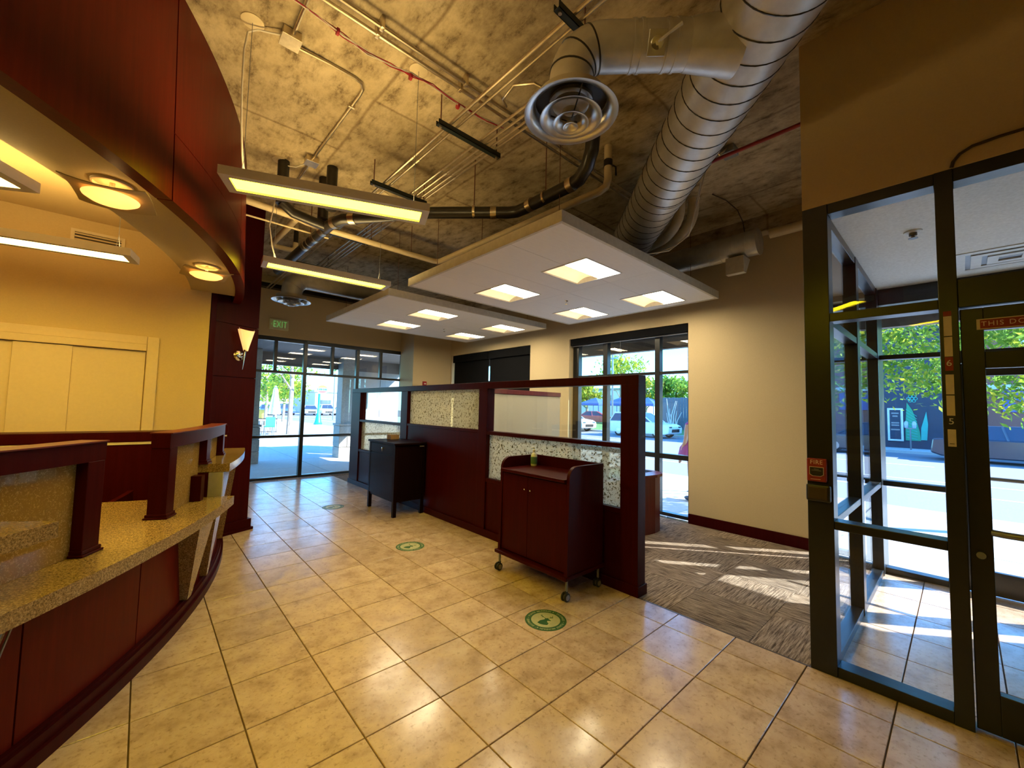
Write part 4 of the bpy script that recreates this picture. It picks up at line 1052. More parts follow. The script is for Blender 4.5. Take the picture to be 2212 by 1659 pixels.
for i in range(nn):
    for k in (0, kk - 1): fs.append((i * kk + k, (i + 1) * kk + k, off + (i + 1) * kk + k, off + i * kk + k))
for k in range(kk - 1):
    fs.append((k, k + 1, off + k + 1, off + k)); fs.append((nn * kk + k, nn * kk + k + 1, off + nn * kk + k + 1, off + nn * kk + k))
m.add(vs, fs); m.build('fan_shade', 'sconce_glow', sc, smooth=True)
for s in (-0.292, -0.115):
    MB().tube([onp(s, 0.09, 2.385), onp(s, 0.09, 2.41)], 0.004, 6).build('finial', 'chrome', sc)

# =================================================================== EXIT SIGN, ALARMS, DOOR SIGNS
ex = thing('exit_sign', (1.93, 8.57, 3.01), 'cream exit sign with green letters above the storefront window', 'exit sign')
MB().bbox(1.757, 8.555, 3.015, 2.103, 8.598, 3.226, 0.004).build('case', 'exit_face', ex)
MB().bbox(1.775, 8.552, 3.033, 2.085, 8.556, 3.208, 0.002).build('face', 'exit_face', ex)
text('lettering', 'EXIT', 'exit_green', ex, 0.185, frame((1.945, 8.5505, 3.118), (1, 0, 0), (0, 0, 1)), 0.002, xs=0.62, spacing=1.1)
MB().prism([(1.783, 3.12), (1.806, 3.145), (1.806, 3.135), (1.793, 3.12), (1.806, 3.105), (1.806, 3.095)], 8.549, 8.552, 'y').build('chevron', 'exit_green', ex)
st = thing('alarm_strobe', (4.94, 7.93, 2.03), 'small red alarm strobe on the beige corner chase above the partition', 'alarm')
MB().bbox(4.89, 7.915, 2.02, 4.99, 7.9495, 2.13, 0.006).build('body', 'red_paint', st)
MB().bbox(4.915, 7.905, 2.06, 4.965, 7.916, 2.09, 0.004).build('lens', 'white_plastic', st)
fp = thing('fire_pull_station', (3.06, -0.07, 1.13), 'red fire alarm pull station on the black vestibule corner post', 'fire alarm')
MB().bbox(3.045, -0.125, 1.135, 3.0795, -0.025, 1.275, 0.006).build('body', 'red_sign', fp)
text('lettering', 'FIRE', 'sign_letter', fp, 0.036, frame((3.0445, -0.075, 1.252), (0, -1, 0), (0, 0, 1)), 0.001, xs=0.9, spacing=1.1)
MB().prism([(-0.112, 1.225), (-0.04, 1.225), (-0.04, 1.178), (-0.055, 1.168), (-0.097, 1.168), (-0.112, 1.178)], 3.040, 3.0455, 'x').build('lever_border', 'sign_letter', fp)
MB().prism([(-0.109, 1.222), (-0.043, 1.222), (-0.043, 1.180), (-0.057, 1.171), (-0.095, 1.171), (-0.109, 1.180)], 3.037, 3.0405, 'x').build('pull_lever', 'dark_plastic', fp)
for k, (a, b) in enumerate(((-0.088, -0.064), (-0.10, -0.052))):
    B('lever_print', 'metal_grey', fp, 3.0364, a, 1.210 - k * 0.008, 3.037, b, 1.213 - k * 0.008)
B('maker_print', 'sign_letter', fp, 3.0445, -0.095, 1.148, 3.045, -0.045, 1.1505)
cr = thing('card_reader', (3.06, -0.08, 1.01), 'dark brown plastic door release box below the fire alarm', 'switch box')
MB().bbox(3.04, -0.142, 1.015, 3.0795, -0.02, 1.117, 0.01).build('housing', 'dark_plastic', cr)
MB().bbox(3.034, -0.13, 1.03, 3.041, -0.033, 1.105, 0.004).build('cover', 'brown_plastic', cr)
ds = thing('door_sign', (3.112, -1.0, 2.0), 'red door sign reading THIS DOOR on the top rail of the entrance door', 'sign')
MB().box(3.1115, -1.55, 1.998, 3.1145, -0.748, 2.052).build('border', 'tape_tan', ds)
MB().box(3.1105, -1.54, 2.003, 3.1117, -0.760, 2.047).build('red_field', 'red_sign', ds)
text('lettering', 'THIS DOOR', 'sign_letter', ds, 0.034, frame((3.1100, -0.862, 2.025), (0, -1, 0), (0, 0, 1)), 0.001, spacing=1.2, xs=0.95)
ht = thing('height_tape', (3.078, -0.645, 1.38), 'height marking tape with red 6 and white 5 on the black door jamb', 'height marker')
def seg(z0, z1, mat, name='strip'): MB().box(3.0770, -0.662, z0, 3.0795, -0.632, z1).build(name, mat, ht)
seg(1.395, 1.484, 'tape_tan'); seg(1.555, 1.66, 'tape_tan'); seg(1.666, 1.77, 'tape_tan'); seg(1.79, 1.862, 'red_sign'); seg(1.865, 1.968, 'tape_tan'); seg(1.974, 2.078, 'tape_tan'); seg(2.08, 2.105, 'red_sign'); seg(1.488, 1.552, 'black_metal')
text('lettering', '6', 'label_white', ht, 0.045, frame((3.0766, -0.647, 1.829), (0, -1, 0), (0, 0, 1)), 0.001)
text('lettering', '5', 'label_white', ht, 0.045, frame((3.0766, -0.647, 1.524), (0, -1, 0), (0, 0, 1)), 0.001)
B('fine_print', 'dark_plastic', ht, 3.0766, -0.655, 1.408, 3.077, -0.638, 1.411)
# vestibule ceiling items
sp = thing('fire_sprinkler', (3.90, -0.49, 2.80), 'dark sprinkler head with ring on the white vestibule ceiling', 'sprinkler')
MB().lathe([(0, 2.845), (0.05, 2.845), (0.048, 2.838), (0.03, 2.834), (0, 2.834)], (3.90, -0.49, 0), 24).build('escutcheon', 'white_plastic', sp, smooth=True)
MB().lathe([(0, 2.834), (0.022, 2.834), (0.022, 2.815), (0.010, 2.812), (0.010, 2.80), (0.026, 2.798), (0.026, 2.795), (0, 2.795)], (3.90, -0.49, 0), 16).build('head', 'black_metal', sp, smooth=True)
cv = thing('ceiling_vent', (5.0, -0.98, 2.83), 'white square air diffuser on the vestibule ceiling', 'vent')
for k, (r0, r1) in enumerate(((0.24, 0.30), (0.15, 0.21), (0.06, 0.12))):
    m = MB(); z0, z1 = 2.838 - 0.004 * k, 2.8445
    for b in ((-r1, -r1, r1, -r0), (-r1, r0, r1, r1), (-r1, -r0, -r0, r0), (r0, -r0, r1, r0)): m.box(5.0 + b[0], -0.98 + b[1], z0, 5.0 + b[2], -0.98 + b[3], z1)
    m.build('ring', 'white_plastic', cv)
B('backing', 'metal_grey', cv, 4.76, -1.22, 2.842, 5.24, -0.74, 2.8448)
cc = MB().tube([(3.075, -0.684, 2.873), (3.072, -0.69, 2.90), (3.072, -0.715, 2.932), (3.072, -0.76, 2.955), (3.072, -0.85, 2.962), (3.072, -1.7, 2.965)], 0.008, 8)
tag(cc.build('conduit', 'brown_plastic', None, (3.075, -0.684, 2.873), smooth=True), 'thin brown conduit bending over the vestibule bulkhead', 'conduit')

# =================================================================== DUCTWORK
DD = Vector((0.713, 0.701, 0)).normalized(); DN = Vector((-DD.y, DD.x, 0)); D0 = Vector((0.738, -1.477, 3.566))
dt = thing('spiral_duct', D0 + DD * 3, 'large grey galvanised spiral duct crossing the ceiling diagonally', 'air duct')
e_s = 4.75
pts = [D0 + DD * s for s in (0.6, 1.5, 2.5, 3.5, 4.5, 5.6)]
MB().tube(pts, 0.229, 40).build('duct_tube', 'galvanised', dt, smooth=True)
vs = []; turns = (e_s - 0.62) / 0.135
hp = []
N_ = int(turns * 28)
for i in range(N_ + 1):
    s = 0.62 + (e_s - 0.62) * i / N_; t = 2 * PI * turns * i / N_
    hp.append(D0 + DD * s + (DN * math.cos(t) + Vector((0, 0, 1)) * math.sin(t)) * 0.2295)
MB().tube(hp, 0.0042, 5).build('spiral_seam', 'black_iron', dt, smooth=True)
for s in (0.75, 3.62, 4.70):
    a, b = D0 + DD * (s - 0.035), D0 + DD * (s + 0.035)
    MB().tube([a, b], 0.2335, 40).build('joint_collar', 'galvanised', dt, smooth=True)
# branch to the round diffuser
zb = 3.47; DF = Vector((1.554, 0.666, 3.10))
J = D0 + DD * 2.084; J = Vector((J.x, J.y, zb)); bd = Vector((DF.x - J.x, DF.y - J.y, 0)); bl = bd.length; bd.normalize()
br = thing('branch_duct', J, 'grey galvanised branch duct with elbow down to the round ceiling diffuser', 'air duct')
rb = 0.115; bend = 0.17
pts = [J + bd * 0.12, J + bd * (bl - bend)]
for k in range(1, 10):
    t = R(10 * k); pts.append(J + bd * (bl - bend + bend * math.sin(t)) - Vector((0, 0, bend * (1 - math.cos(t)))))
pts.append(Vector((DF.x, DF.y, 3.16)))
MB().tube(pts, rb, 32).build('duct_tube', 'galvanised', br, smooth=True)
MB().tube([J + bd * 0.10, J + bd * 0.36], [0.15, rb + 0.002], 32).build('saddle_collar', 'galvanised', br, smooth=True)
for s in (0.42, 0.47, 0.60, 0.64):
    MB().tube([J + bd * (s - 0.008), J + bd * (s + 0.008)], rb + 0.005, 32).build('bead', 'galvanised', br, smooth=True)
for k in (2, 4, 6):
    t = R(15 * k - 8); c = J + bd * (bl - bend + bend * math.sin(t)) - Vector((0, 0, bend * (1 - math.cos(t)))); d = bd * math.cos(t) - Vector((0, 0, math.sin(t)))
    MB().tube([c - d * 0.004, c + d * 0.004], rb + 0.003, 32).build('gore_seam', 'black_iron', br, smooth=True)
side_ = Vector((-0.55, -0.6, -0.58)); side_ = (side_ - bd * side_.dot(bd)).normalized()
dp = J + bd * 0.535 + side_ * (rb + 0.004); e2 = bd.cross(side_).normalized()
M = Matrix((bd, e2, side_)).transposed().to_4x4(); M.translation = dp
m = MB(); m.M = M; m.bbox(-0.045, -0.055, -0.004, 0.045, 0.055, 0.004, 0.002); m.build('damper_plate', 'spun_aluminium', br)
m = MB(); m.M = M; m.lathe([(0, 0.004), (0.032, 0.004), (0.03, 0.012), (0.014, 0.014), (0.014, 0.024), (0, 0.024)], (0, 0, 0), 20); m.build('damper_hub', 'chrome', br, smooth=True)
m = MB(); m.M = M; m.tube([(0, 0, 0.018), (-0.05, 0.035, 0.02), (-0.105, 0.07, 0.022)], [0.008, 0.006, 0.009], 8); m.build('damper_lever', 'white_plastic', br, smooth=True)
# saddle plate with rivets on the main duct
for a in (-50, -18, 14):
    pass
df = thing('round_diffuser', DF, 'large round aluminium ceiling diffuser with concentric rings, near the viewer', 'air diffuser', 'round air diffusers')
def diffuser(o, c, r, mat):
    k = r / 0.24; z = c.z
    P = lambda l: [(a * k, z + b * k) for a, b in l]
    MB().lathe(P([(0.186, 0.075), (0.190, 0.05), (0.200, 0.022), (0.222, 0.006), (0.243, 0.003), (0.243, 0.0), (0.220, 0.002), (0.196, 0.018), (0.185, 0.05)]), (c.x, c.y, 0), 56).build('outer_ring', mat, o, smooth=True)
    MB().lathe(P([(0.098, 0.05), (0.108, 0.02), (0.130, -0.004), (0.160, -0.018), (0.161, -0.022), (0.156, -0.022), (0.127, -0.009), (0.104, 0.017), (0.094, 0.05)]), (c.x, c.y, 0), 56).build('middle_ring', mat, o, smooth=True)
    MB().lathe(P([(0.044, 0.02), (0.052, -0.012), (0.068, -0.032), (0.092, -0.045), (0.093, -0.049), (0.088, -0.049), (0.065, -0.037), (0.048, -0.015), (0.040, 0.02)]), (c.x, c.y, 0), 48).build('inner_ring', mat, o, smooth=True)
    MB().lathe(P([(0.0, -0.03), (0.016, -0.04), (0.028, -0.056), (0.040, -0.066), (0.040, -0.069), (0.036, -0.069), (0.024, -0.060), (0.010, -0.05), (0.0, -0.048)]), (c.x, c.y, 0), 32).build('centre_cone', mat, o, smooth=True)
    MB().lathe(P([(0.186, 0.074), (0.0, 0.078)]), (c.x, c.y, 0), 32).build('throat', 'black_metal', o)
    for q in range(3):
        t = 2 * PI * q / 3
        MB().tube([(c.x + 0.02 * k * math.cos(t), c.y + 0.02 * k * math.sin(t), z - 0.03 * k), (c.x + 0.16 * k * math.cos(t), c.y + 0.16 * k * math.sin(t), z + 0.045 * k)], 0.004, 5).build('stay', 'black_metal', o)
diffuser(df, DF, 0.243, 'spun_aluminium')
D2 = Vector((1.62, 6.40, 3.15))
df2 = thing('round_diffuser', D2, 'round aluminium ceiling diffuser with concentric rings, far one by the exit sign', 'air diffuser', 'round air diffusers')
diffuser(df2, D2, 0.275, 'spun_aluminium')
b2 = thing('elbow_duct', (1.62, 6.40, 3.2), 'grey duct elbow above the far round diffuser', 'air duct')
pts = [Vector((1.62, 6.40, 3.2)), Vector((1.62, 6.40, 3.30))]
for k in range(1, 10):
    t = R(10 * k); pts.append(Vector((1.62 + 0.24 * (1 - math.cos(t)), 6.40, 3.30 + 0.24 * math.sin(t))))
pts.append(Vector((4.6, 6.40, 3.54)))
MB().tube(pts, 0.15, 28).build('duct_tube', 'galvanised', b2, smooth=True)
for k in (2, 5, 8):
    t = R(10 * k); c = Vector((1.62 + 0.24 * (1 - math.cos(t)), 6.40, 3.30 + 0.24 * math.sin(t))); d = Vector((math.sin(t), 0, math.cos(t)))
    MB().tube([c - d * 0.005, c + d * 0.005], 0.154, 28).build('gore_seam', 'galvanised', b2, smooth=True)
# short duct at the window wall
wd = thing('wall_duct', (5.2, 1.5, 3.55), 'short dark galvanised duct with flat end cap near the window wall', 'air duct')
MB().tube([(5.2, 3.4, 3.555), (5.2, 0.86, 3.555)], 0.148, 32).build('duct_tube', 'galvanised', wd, smooth=True)
MB().tube([(5.2, 0.862, 3.555), (5.2, 0.85, 3.555)], 0.155, 32).build('end_cap', 'galvanised', wd, smooth=True)
for y in (0.98, 1.12, 1.26, 1.40, 1.54, 1.68):
    MB().tube([(5.2, y - 0.004, 3.555), (5.2, y + 0.004, 3.555)], 0.151, 32).build('seam_ring', 'galvanised', wd, smooth=True)
MB().add([(5.08, 0.98, 3.40), (5.08, 1.18, 3.40), (5.08, 1.18, 3.20), (5.08, 0.98, 3.20), (5.30, 0.98, 3.40), (5.30, 1.18, 3.40), (5.16, 1.18, 3.20), (5.16, 0.98, 3.20)],
         [(0, 1, 2, 3), (7, 6, 5, 4), (0, 4, 5, 1), (1, 5, 6, 2), (2, 6, 7, 3), (3, 7, 4, 0)]).build('boot', 'cloud_trim', wd)
wp = MB().tube([(5.42, 0.80, 3.70), (5.42, -0.01, 3.70)], 0.055, 16)
tag(wp.build('pipe', 'cream_paint', None, (5.42, 0.4, 3.70), smooth=True), 'cream pipe running from the short duct to the bulkhead', 'pipe')
wb = B('trim_5', 'concrete', None, 5.52, -0.02, 3.80, 5.684, 7.94, 3.999)
tag(wb, 'concrete beam along the top of the window wall', 'beam', kind='structure')
# cream pvc elbows beside the duct
for k, (dx, dy) in enumerate(((0.0, 0.0), (0.12, -0.10))):
    c = Vector((4.40 + dx, 1.42 + dy, H)); pp = [c - Vector((0, 0, 0.002)), c - Vector((0, 0, 0.12))]
    for q in range(1, 9):
        t = R(11 * q); pp.append(c - Vector((0, 0, 0.12 + 0.3 * math.sin(t))) + Vector((0.3 * (1 - math.cos(t)) * 0.2, 0.3 * (1 - math.cos(t)), 0)))
    pp.append(pp[-1] + Vector((0.10, 0.45, -0.02)))
    tag(MB().tube(pp, 0.058, 16).tube([c - Vector((0, 0, 0.001)), c - Vector((0, 0, 0.02))], 0.066, 16).build('drain_elbow', 'pvc_cream', None, c, smooth=True),
        'cream pvc drain elbow dropping from the ceiling beside the duct, %s one' % ('farther' if k == 0 else 'nearer'), 'pipe', 'cream drain elbows')

# =================================================================== CONDUITS, STRUTS, PIPES
def rod(o, x, y, z0): MB().tube([(x, y, z0), (x, y, H - 0.001)], 0.005, 6).build('hanger_rod', 'rust_rod', o)
def strut(x0, x1, y, z, label):
    o = thing('strut_rail', ((x0 + x1) / 2, y, z), label, 'strut', 'black strut rails carrying the conduits')
    m = MB(); m.box(x0, y - 0.021, z, x1, y + 0.021, z + 0.004).box(x0, y - 0.021, z, x1, y - 0.017, z + 0.041).box(x0, y + 0.017, z, x1, y + 0.021, z + 0.041)
    m.build('channel', 'strut_green', o)
    for x in (x0 + 0.03, x1 - 0.03):
        rod(o, x, y, z)
        MB().lathe([(0, 0), (0.012, 0), (0.012, 0.008), (0, 0.008)], (x, y, z - 0.009), 6).build('nut', 'clamp_steel', o)
strut(1.54, 2.17, 2.00, 3.735, 'black strut rail hung from the ceiling left of the near diffuser')
strut(1.52, 2.14, 3.20, 3.735, 'black strut rail hung behind the nearest pendant light')
strut(1.52, 1.80, 0.75, 3.735, 'black strut rail above the branch duct near the top of the view')
strut(1.52, 2.14, 4.75, 3.735, 'black strut rail farther back above the far pendant light')
strut(1.52, 2.14, 6.3, 3.735, 'farthest black strut rail above the far diffuser')
ordn = ('first', 'second', 'third', 'fourth', 'fifth', 'sixth')
for k, (x, r_, y0) in enumerate(((1.65, 0.013, 0.1), (1.707, 0.010, 0.1), (1.944, 0.011, 0.95), (2.004, 0.011, 0.95), (2.06, 0.010, 0.95), (2.107, 0.010, 0.95))):
    z = 3.735 + 0.041 + r_
    o = MB()
    o.tube([(x, y0, z), (x, 8.4, z)], r_, 8)
    for y in (0.4, 2.6, 5.5):
        if y > y0: o.tube([(x, y - 0.03, z), (x, y + 0.03, z)], r_ + 0.004, 8)
    tag(o.build('conduit', 'conduit_steel', None, (x, y0, z), smooth=True), 'steel conduit lying on the black struts, %s from the left' % ordn[k], 'conduit', 'parallel conduits on the struts')
for k, y in enumerate((1.785, 1.715)):
    o = MB().tube([(-0.3, y, 3.93), (4.2, y, 3.93)], 0.0125, 8)
    for x in (0.55, 0.95, 1.6): o.bbox(x - 0.012, y - 0.02, 3.915, x + 0.012, y + 0.02, 3.999, 0.002)
    tag(o.build('conduit', 'conduit_steel', None, (1, y, 3.93), smooth=True), 'steel conduit fixed under the ceiling across the lobby, %s of the pair' % ('farther' if k == 0 else 'nearer'), 'conduit', 'ceiling conduit pair')
cx_ = MB().tube([(2.1, 1.2, 3.80), (1.9, 1.30, 3.86), (1.84, 1.45, 3.90), (1.88, 1.62, 3.91), (1.95, 1.66, 3.91)], 0.01, 8)
tag(cx_.build('conduit', 'conduit_steel', None, (1.9, 1.4, 3.85), smooth=True), 'bent steel conduit looping beside the near diffuser', 'conduit')
cs_ = thing('wire_bundle', (1.0, 1.86, 3.85), 'loose bundle of red and white low voltage wires sagging under the ceiling', 'cable')
for k in range(6):
    random.seed(k); pp = []
    for i in range(15):
        x = -0.2 + i * 0.16
        pp.append((x, 1.855 + random.uniform(-0.012, 0.012) - (0.12 * max(0, x - 1.5)), 3.86 - 0.03 * math.sin(i * 1.1) + random.uniform(-0.012, 0.012)))
    MB().tube(pp, 0.0032, 5).build('wire', 'red_wire' if k < 3 else 'white_wire', cs_, smooth=True)
for x in (0.72, 1.22, 1.62): MB().tube([(x, 1.855, 3.85), (x + 0.015, 1.855, 3.85)], 0.022, 10).build('cable_tie', 'red_wire', cs_)
ec = thing('junction_box', (0.555, 2.26, 3.94), 'square steel junction box on the ceiling with three conduits, near the curved fascia', 'junction box', 'ceiling junction boxes')
MB().bbox(0.50, 2.20, 3.94, 0.61, 2.31, 3.999, 0.004).build('box', 'conduit_steel', ec)
MB().bbox(0.495, 2.195, 3.936, 0.615, 2.315, 3.94, 0.001).build('cover', 'conduit_steel', ec)
MB().tube([(0.56, 2.20, 3.97), (0.562, 1.2, 3.97)], 0.011, 8).build('conduit_stub', 'conduit_steel', ec, smooth=True)
ec2 = thing('junction_box', (1.08, 3.63, 3.94), 'square steel junction box on the ceiling behind the nearest pendant light', 'junction box', 'ceiling junction boxes')
MB().bbox(1.025, 3.575, 3.94, 1.135, 3.685, 3.999, 0.004).build('box', 'conduit_steel', ec2)
MB().bbox(1.02, 3.57, 3.936, 1.14, 3.69, 3.94, 0.001).build('cover', 'conduit_steel', ec2)
MB().tube([(1.08, 3.685, 3.97), (1.08, 5.2, 3.97)], 0.011, 8).build('conduit_stub', 'conduit_steel', ec2, smooth=True)
lc_ = MB().tube([(0.61, 2.30, 3.97), (0.82, 2.303, 3.985), (1.0, 2.303, 3.985), (1.06, 2.32, 3.985), (1.09, 2.37, 3.985), (1.097, 2.44, 3.985), (1.094, 2.71, 3.985), (1.09, 3.2, 3.985), (1.084, 3.575, 3.975)], 0.0115, 8).bbox(1.07, 2.60, 3.97, 1.12, 2.62, 3.999, 0.002)
tag(lc_.build('conduit', 'conduit_steel', None, (1.05, 2.4, 3.98), smooth=True), 'steel conduit with a rounded bend joining the two ceiling junction boxes', 'conduit')
dsc = MB().lathe([(0, H - 0.001), (0.055, H - 0.001), (0.055, H - 0.008), (0, H - 0.012)], (1.30, 5.0, 0), 24)
tag(dsc.build('ceiling_disc', 'cream_paint', None, (1.30, 5.0, H), smooth=True), 'small cream disc on the ceiling above the cream pipes', 'cover plate')
# cream sprinkler main
cm = thing('sprinkler_main', (2.0, 4.3, 3.64), 'cream painted sprinkler pipe crossing above the clouds and turning toward the viewer', 'pipe')
MB().tube([(0.56, 4.26, 3.64), (1.12, 4.32, 3.64), (1.24, 4.32, 3.62), (1.34, 4.30, 3.60), (2.90, 4.30, 3.60), (2.96, 4.28, 3.60), (2.98, 4.22, 3.60), (3.04, 1.55, 3.60), (3.04, 1.48, 3.62), (3.04, 1.46, 3.68), (3.04, 1.46, H - 0.001)], 0.036, 14).build('main_pipe', 'cream_paint', cm, smooth=True)
MB().tube([(1.14, 4.34, 3.63), (1.11, 5.38, 3.63), (1.14, 5.42, 3.63), (1.36, 5.42, 3.63), (1.40, 5.41, 3.66), (1.40, 5.40, 3.74)], 0.034, 14).build('branch_pipe', 'cream_paint', cm, smooth=True)
MB().tube([(1.40, 5.40, 3.74), (1.40, 5.40, 3.90)], 0.03, 14).build('valve', 'black_iron', cm, smooth=True)
MB().tube([(1.40, 5.40, 3.90), (1.40, 5.40, H - 0.001)], 0.03, 12).build('riser', 'cream_paint', cm, smooth=True)
MB().tube([(3.04, 1.46, 3.80), (3.04, 1.46, 3.86)], 0.042, 14).build('valve_body', 'black_iron', cm, smooth=True)
MB().tube([(3.06, 1.45, 3.83), (3.12, 1.43, 3.82), (3.125, 1.43, 3.74)], 0.008, 8).build('valve_handle', 'black_iron', cm, smooth=True)
for x, y in ((2.56, 4.30), (3.0, 3.3), (2.0, 4.30)): MB().tube([(x, y, 3.635), (x, y, H - 0.001)], 0.004, 6).build('hanger_rod', 'rust_rod', cm)
cp2 = MB().tube([(0.56, 4.35, 3.52), (1.5, 4.36, 3.52)], 0.01, 8)
tag(cp2.build('conduit', 'cream_paint', None, (1, 4.35, 3.52), smooth=True), 'thin cream conduit under the cream sprinkler pipe by the pier', 'conduit')
# black cast iron drain
bd_ = thing('drain_pipe', (2.0, 2.8, 3.46), 'black cast iron drain pipe with steel band couplings above the pendants', 'pipe')
MB().tube([(1.30, 5.9, 3.44), (1.36, 3.85, 3.48), (1.42, 3.62, 3.48), (1.52, 3.48, 3.48), (1.97, 2.84, 3.47), (2.52, 2.26, 3.46), (2.57, 2.18, 3.46), (2.575, 2.08, 3.46), (2.56, 1.50, 3.45), (2.55, 1.40, 3.46), (2.50, 1.28, 3.50), (2.46, 1.21, 3.58), (2.45, 1.19, 3.70), (2.45, 1.19, H - 0.001)], 0.056, 16).build('main_pipe', 'black_iron', bd_, smooth=True)
def band(a, b, r=0.062):
    a, b = Vector(a), Vector(b); MB().tube([a, b], r, 16).build('coupling', 'clamp_steel', bd_, smooth=True)
band((2.40, 2.385, 3.46), (2.44, 2.343, 3.46)); band((2.565, 2.02, 3.46), (2.563, 1.96, 3.459)); band((2.556, 1.52, 3.45), (2.553, 1.46, 3.45)); band((2.45, 1.19, 3.70), (2.45, 1.19, 3.75))
band((1.355, 4.02, 3.477), (1.352, 4.10, 3.476)); band((1.348, 4.28, 3.473), (1.345, 4.36, 3.472)); band((1.335, 4.6, 3.466), (1.333, 4.68, 3.465)); band((1.37, 3.80, 3.48), (1.385, 3.74, 3.48)); band((1.46, 3.565, 3.48), (1.50, 3.51, 3.48))
for x, y in ((0.891, 3.888), (1.292, 3.654), (1.30, 3.93)):
    MB().tube([(x, y, 3.55), (x, y, H - 0.001)], 0.054, 16).build('riser', 'black_iron', bd_, smooth=True)
    MB().tube([(x, y, 3.74), (x, y, 3.79)], 0.058, 16).build('coupling', 'black_metal', bd_, smooth=True)
MB().tube([(0.891, 3.888, 3.57), (1.0, 3.90, 3.50), (1.34, 3.95, 3.48)], 0.05, 14).build('branch_pipe', 'black_iron', bd_, smooth=True)
for x, y, z in ((2.28, 2.50, 3.47), (2.565, 1.80, 3.46), (1.34, 4.5, 3.47)):
    MB().tube([(x, y, z + 0.05), (x, y, H - 0.001)], 0.005, 6).build('hanger_rod', 'rust_rod', bd_)
    dr = Vector((0.7, -0.7, 0)) if y > 2.3 and y < 3 else Vector((0, 1, 0))
    MB().tube([Vector((x, y, z)) - dr * 0.012, Vector((x, y, z)) + dr * 0.012], 0.06, 16).build('clevis', 'clamp_steel', bd_, smooth=True)
# red sprinkler line on the right
rp = MB().tube([(3.55, -0.018, 3.75), (3.555, 0.80, 3.75), (3.556, 0.84, 3.76), (3.556, 0.86, 3.80), (3.556, 0.86, H - 0.001)], 0.016, 10)
tag(rp.build('pipe', 'red_paint', None, (3.55, 0.4, 3.75), smooth=True), 'thin red sprinkler pipe from the bulkhead toward the spiral duct', 'pipe')
jb = thing('junction_box', (3.87, 0.70, 3.95), 'small steel junction box on the ceiling behind the red pipe', 'junction box', 'ceiling junction boxes')
MB().bbox(3.80, 0.64, 3.93, 3.93, 0.76, 3.999, 0.004).build('box', 'metal_grey', jb)
MB().tube([(3.80, 0.70, 3.96), (3.74, 0.74, 3.90), (3.70, 0.76, 3.93)], 0.012, 8).build('connector', 'chrome', jb, smooth=True)
hc = MB().tube([(3.80, 0.72, 3.95), (3.72, 0.85, 3.80), (3.80, 0.98, 3.50), (3.86, 1.08, 3.28), (3.80, 1.25, 3.16), (3.65, 1.38, 3.12), (3.50, 1.44, 3.105)], 0.006, 7)
tag(hc.build('cable', 'white_wire', None, (3.8, 1.0, 3.4), smooth=True), 'white flexible cable drooping from the ceiling onto the nearer cloud', 'cable')
hc = MB().tube([(3.80, 0.74, 3.95), (3.72, 0.87, 3.82), (3.83, 1.0, 3.52), (3.98, 1.12, 3.36), (4.05, 1.30, 3.30), (4.0, 1.5, 3.25)], 0.006, 7)
tag(hc.build('cable', 'white_wire', None, (3.8, 1.0, 3.5), smooth=True), 'second white cable hanging close behind the drooping one near the duct', 'cable')
tc_ = MB().tube([(4.55, 1.12, 3.98), (4.75, 1.05, 3.96), (4.95, 1.0, 3.90), (5.1, 0.99, 3.80), (5.18, 1.0, 3.71)], 0.006, 7)
tag(tc_.build('cable', 'brown_plastic', None, (4.8, 1.05, 3.9), smooth=True), 'thin brown cable curving from the ceiling to the short duct', 'cable')
# =================================================================== OUTDOORS: GROUND
GZ, SZ = -0.05, -0.18
sw = B('sidewalk', 'sidewalk', None, 5.95, -40, -0.3, 9.95, 8.85, GZ - 0.012)
tag(sw, 'concrete sidewalk along the street outside the windows', 'sidewalk', kind='structure')
for i in range(3):
    for j in range(-5, 9):
        x0 = 5.95 + i * 1.333; y0 = -0.62 + (j - 1) * 1.5
        tile(x0, y0, x0 + 1.333, y0 + 1.5, sw, 'sidewalk', 'slab', g=0.008, th=0.012, top=GZ)
pz = B('sidewalk', 'sidewalk', None, -12, 8.85, -0.3, 9.95, 60, GZ - 0.012)
tag(pz, 'concrete plaza paving outside the storefront window', 'sidewalk', kind='structure')
for i in range(-2, 6):
    for j in range(0, 12):
        tile(i * 1.66, 8.86 + j * 1.6, (i + 1) * 1.66, 8.86 + (j + 1) * 1.6, pz, 'sidewalk', 'slab', g=0.009, th=0.012, top=GZ)
tag(B('curb', 'curb', None, 9.95, -40, -0.3, 10.12, 60, GZ, bev=0.02), 'concrete street curb beyond the sidewalk', 'curb', kind='structure')
tag(B('street', 'asphalt', None, 10.12, -60, -0.3, 27, 140, SZ), 'grey asphalt street outside the building', 'street', kind='structure')
tag(B('parking_lot', 'asphalt', None, -60, 60, -0.3, 10.12, 140, SZ), 'grey asphalt street and parking lot across the plaza', 'parking lot', kind='structure')
ln = thing('lane_markings', (16, 0, SZ), 'white painted lane lines on the street', 'road marking')
for x in (13.6, 15.9): MB().box(x, -60, SZ, x + 0.12, 60, SZ + 0.003).build('line', 'road_paint', ln)
for k in range(-6, 14): MB().box(20.5, k * 6, SZ, 20.62, k * 6 + 3, SZ + 0.003).build('dash', 'road_paint', ln)
tag(B('curb', 'curb', None, 27, -60, -0.3, 27.2, 50, -0.03, bev=0.02), 'concrete curb on the far side of the street', 'curb', kind='structure')
tag(B('sidewalk', 'sidewalk', None, 27.2, -60, -0.3, 60, 10, GZ), 'far sidewalk in front of the mural building', 'sidewalk', kind='structure')
tag(B('lawn', 'grass', None, 27.2, 10, -0.3, 120, 140, GZ), 'green lawn and verge across the street', 'lawn', kind='structure')
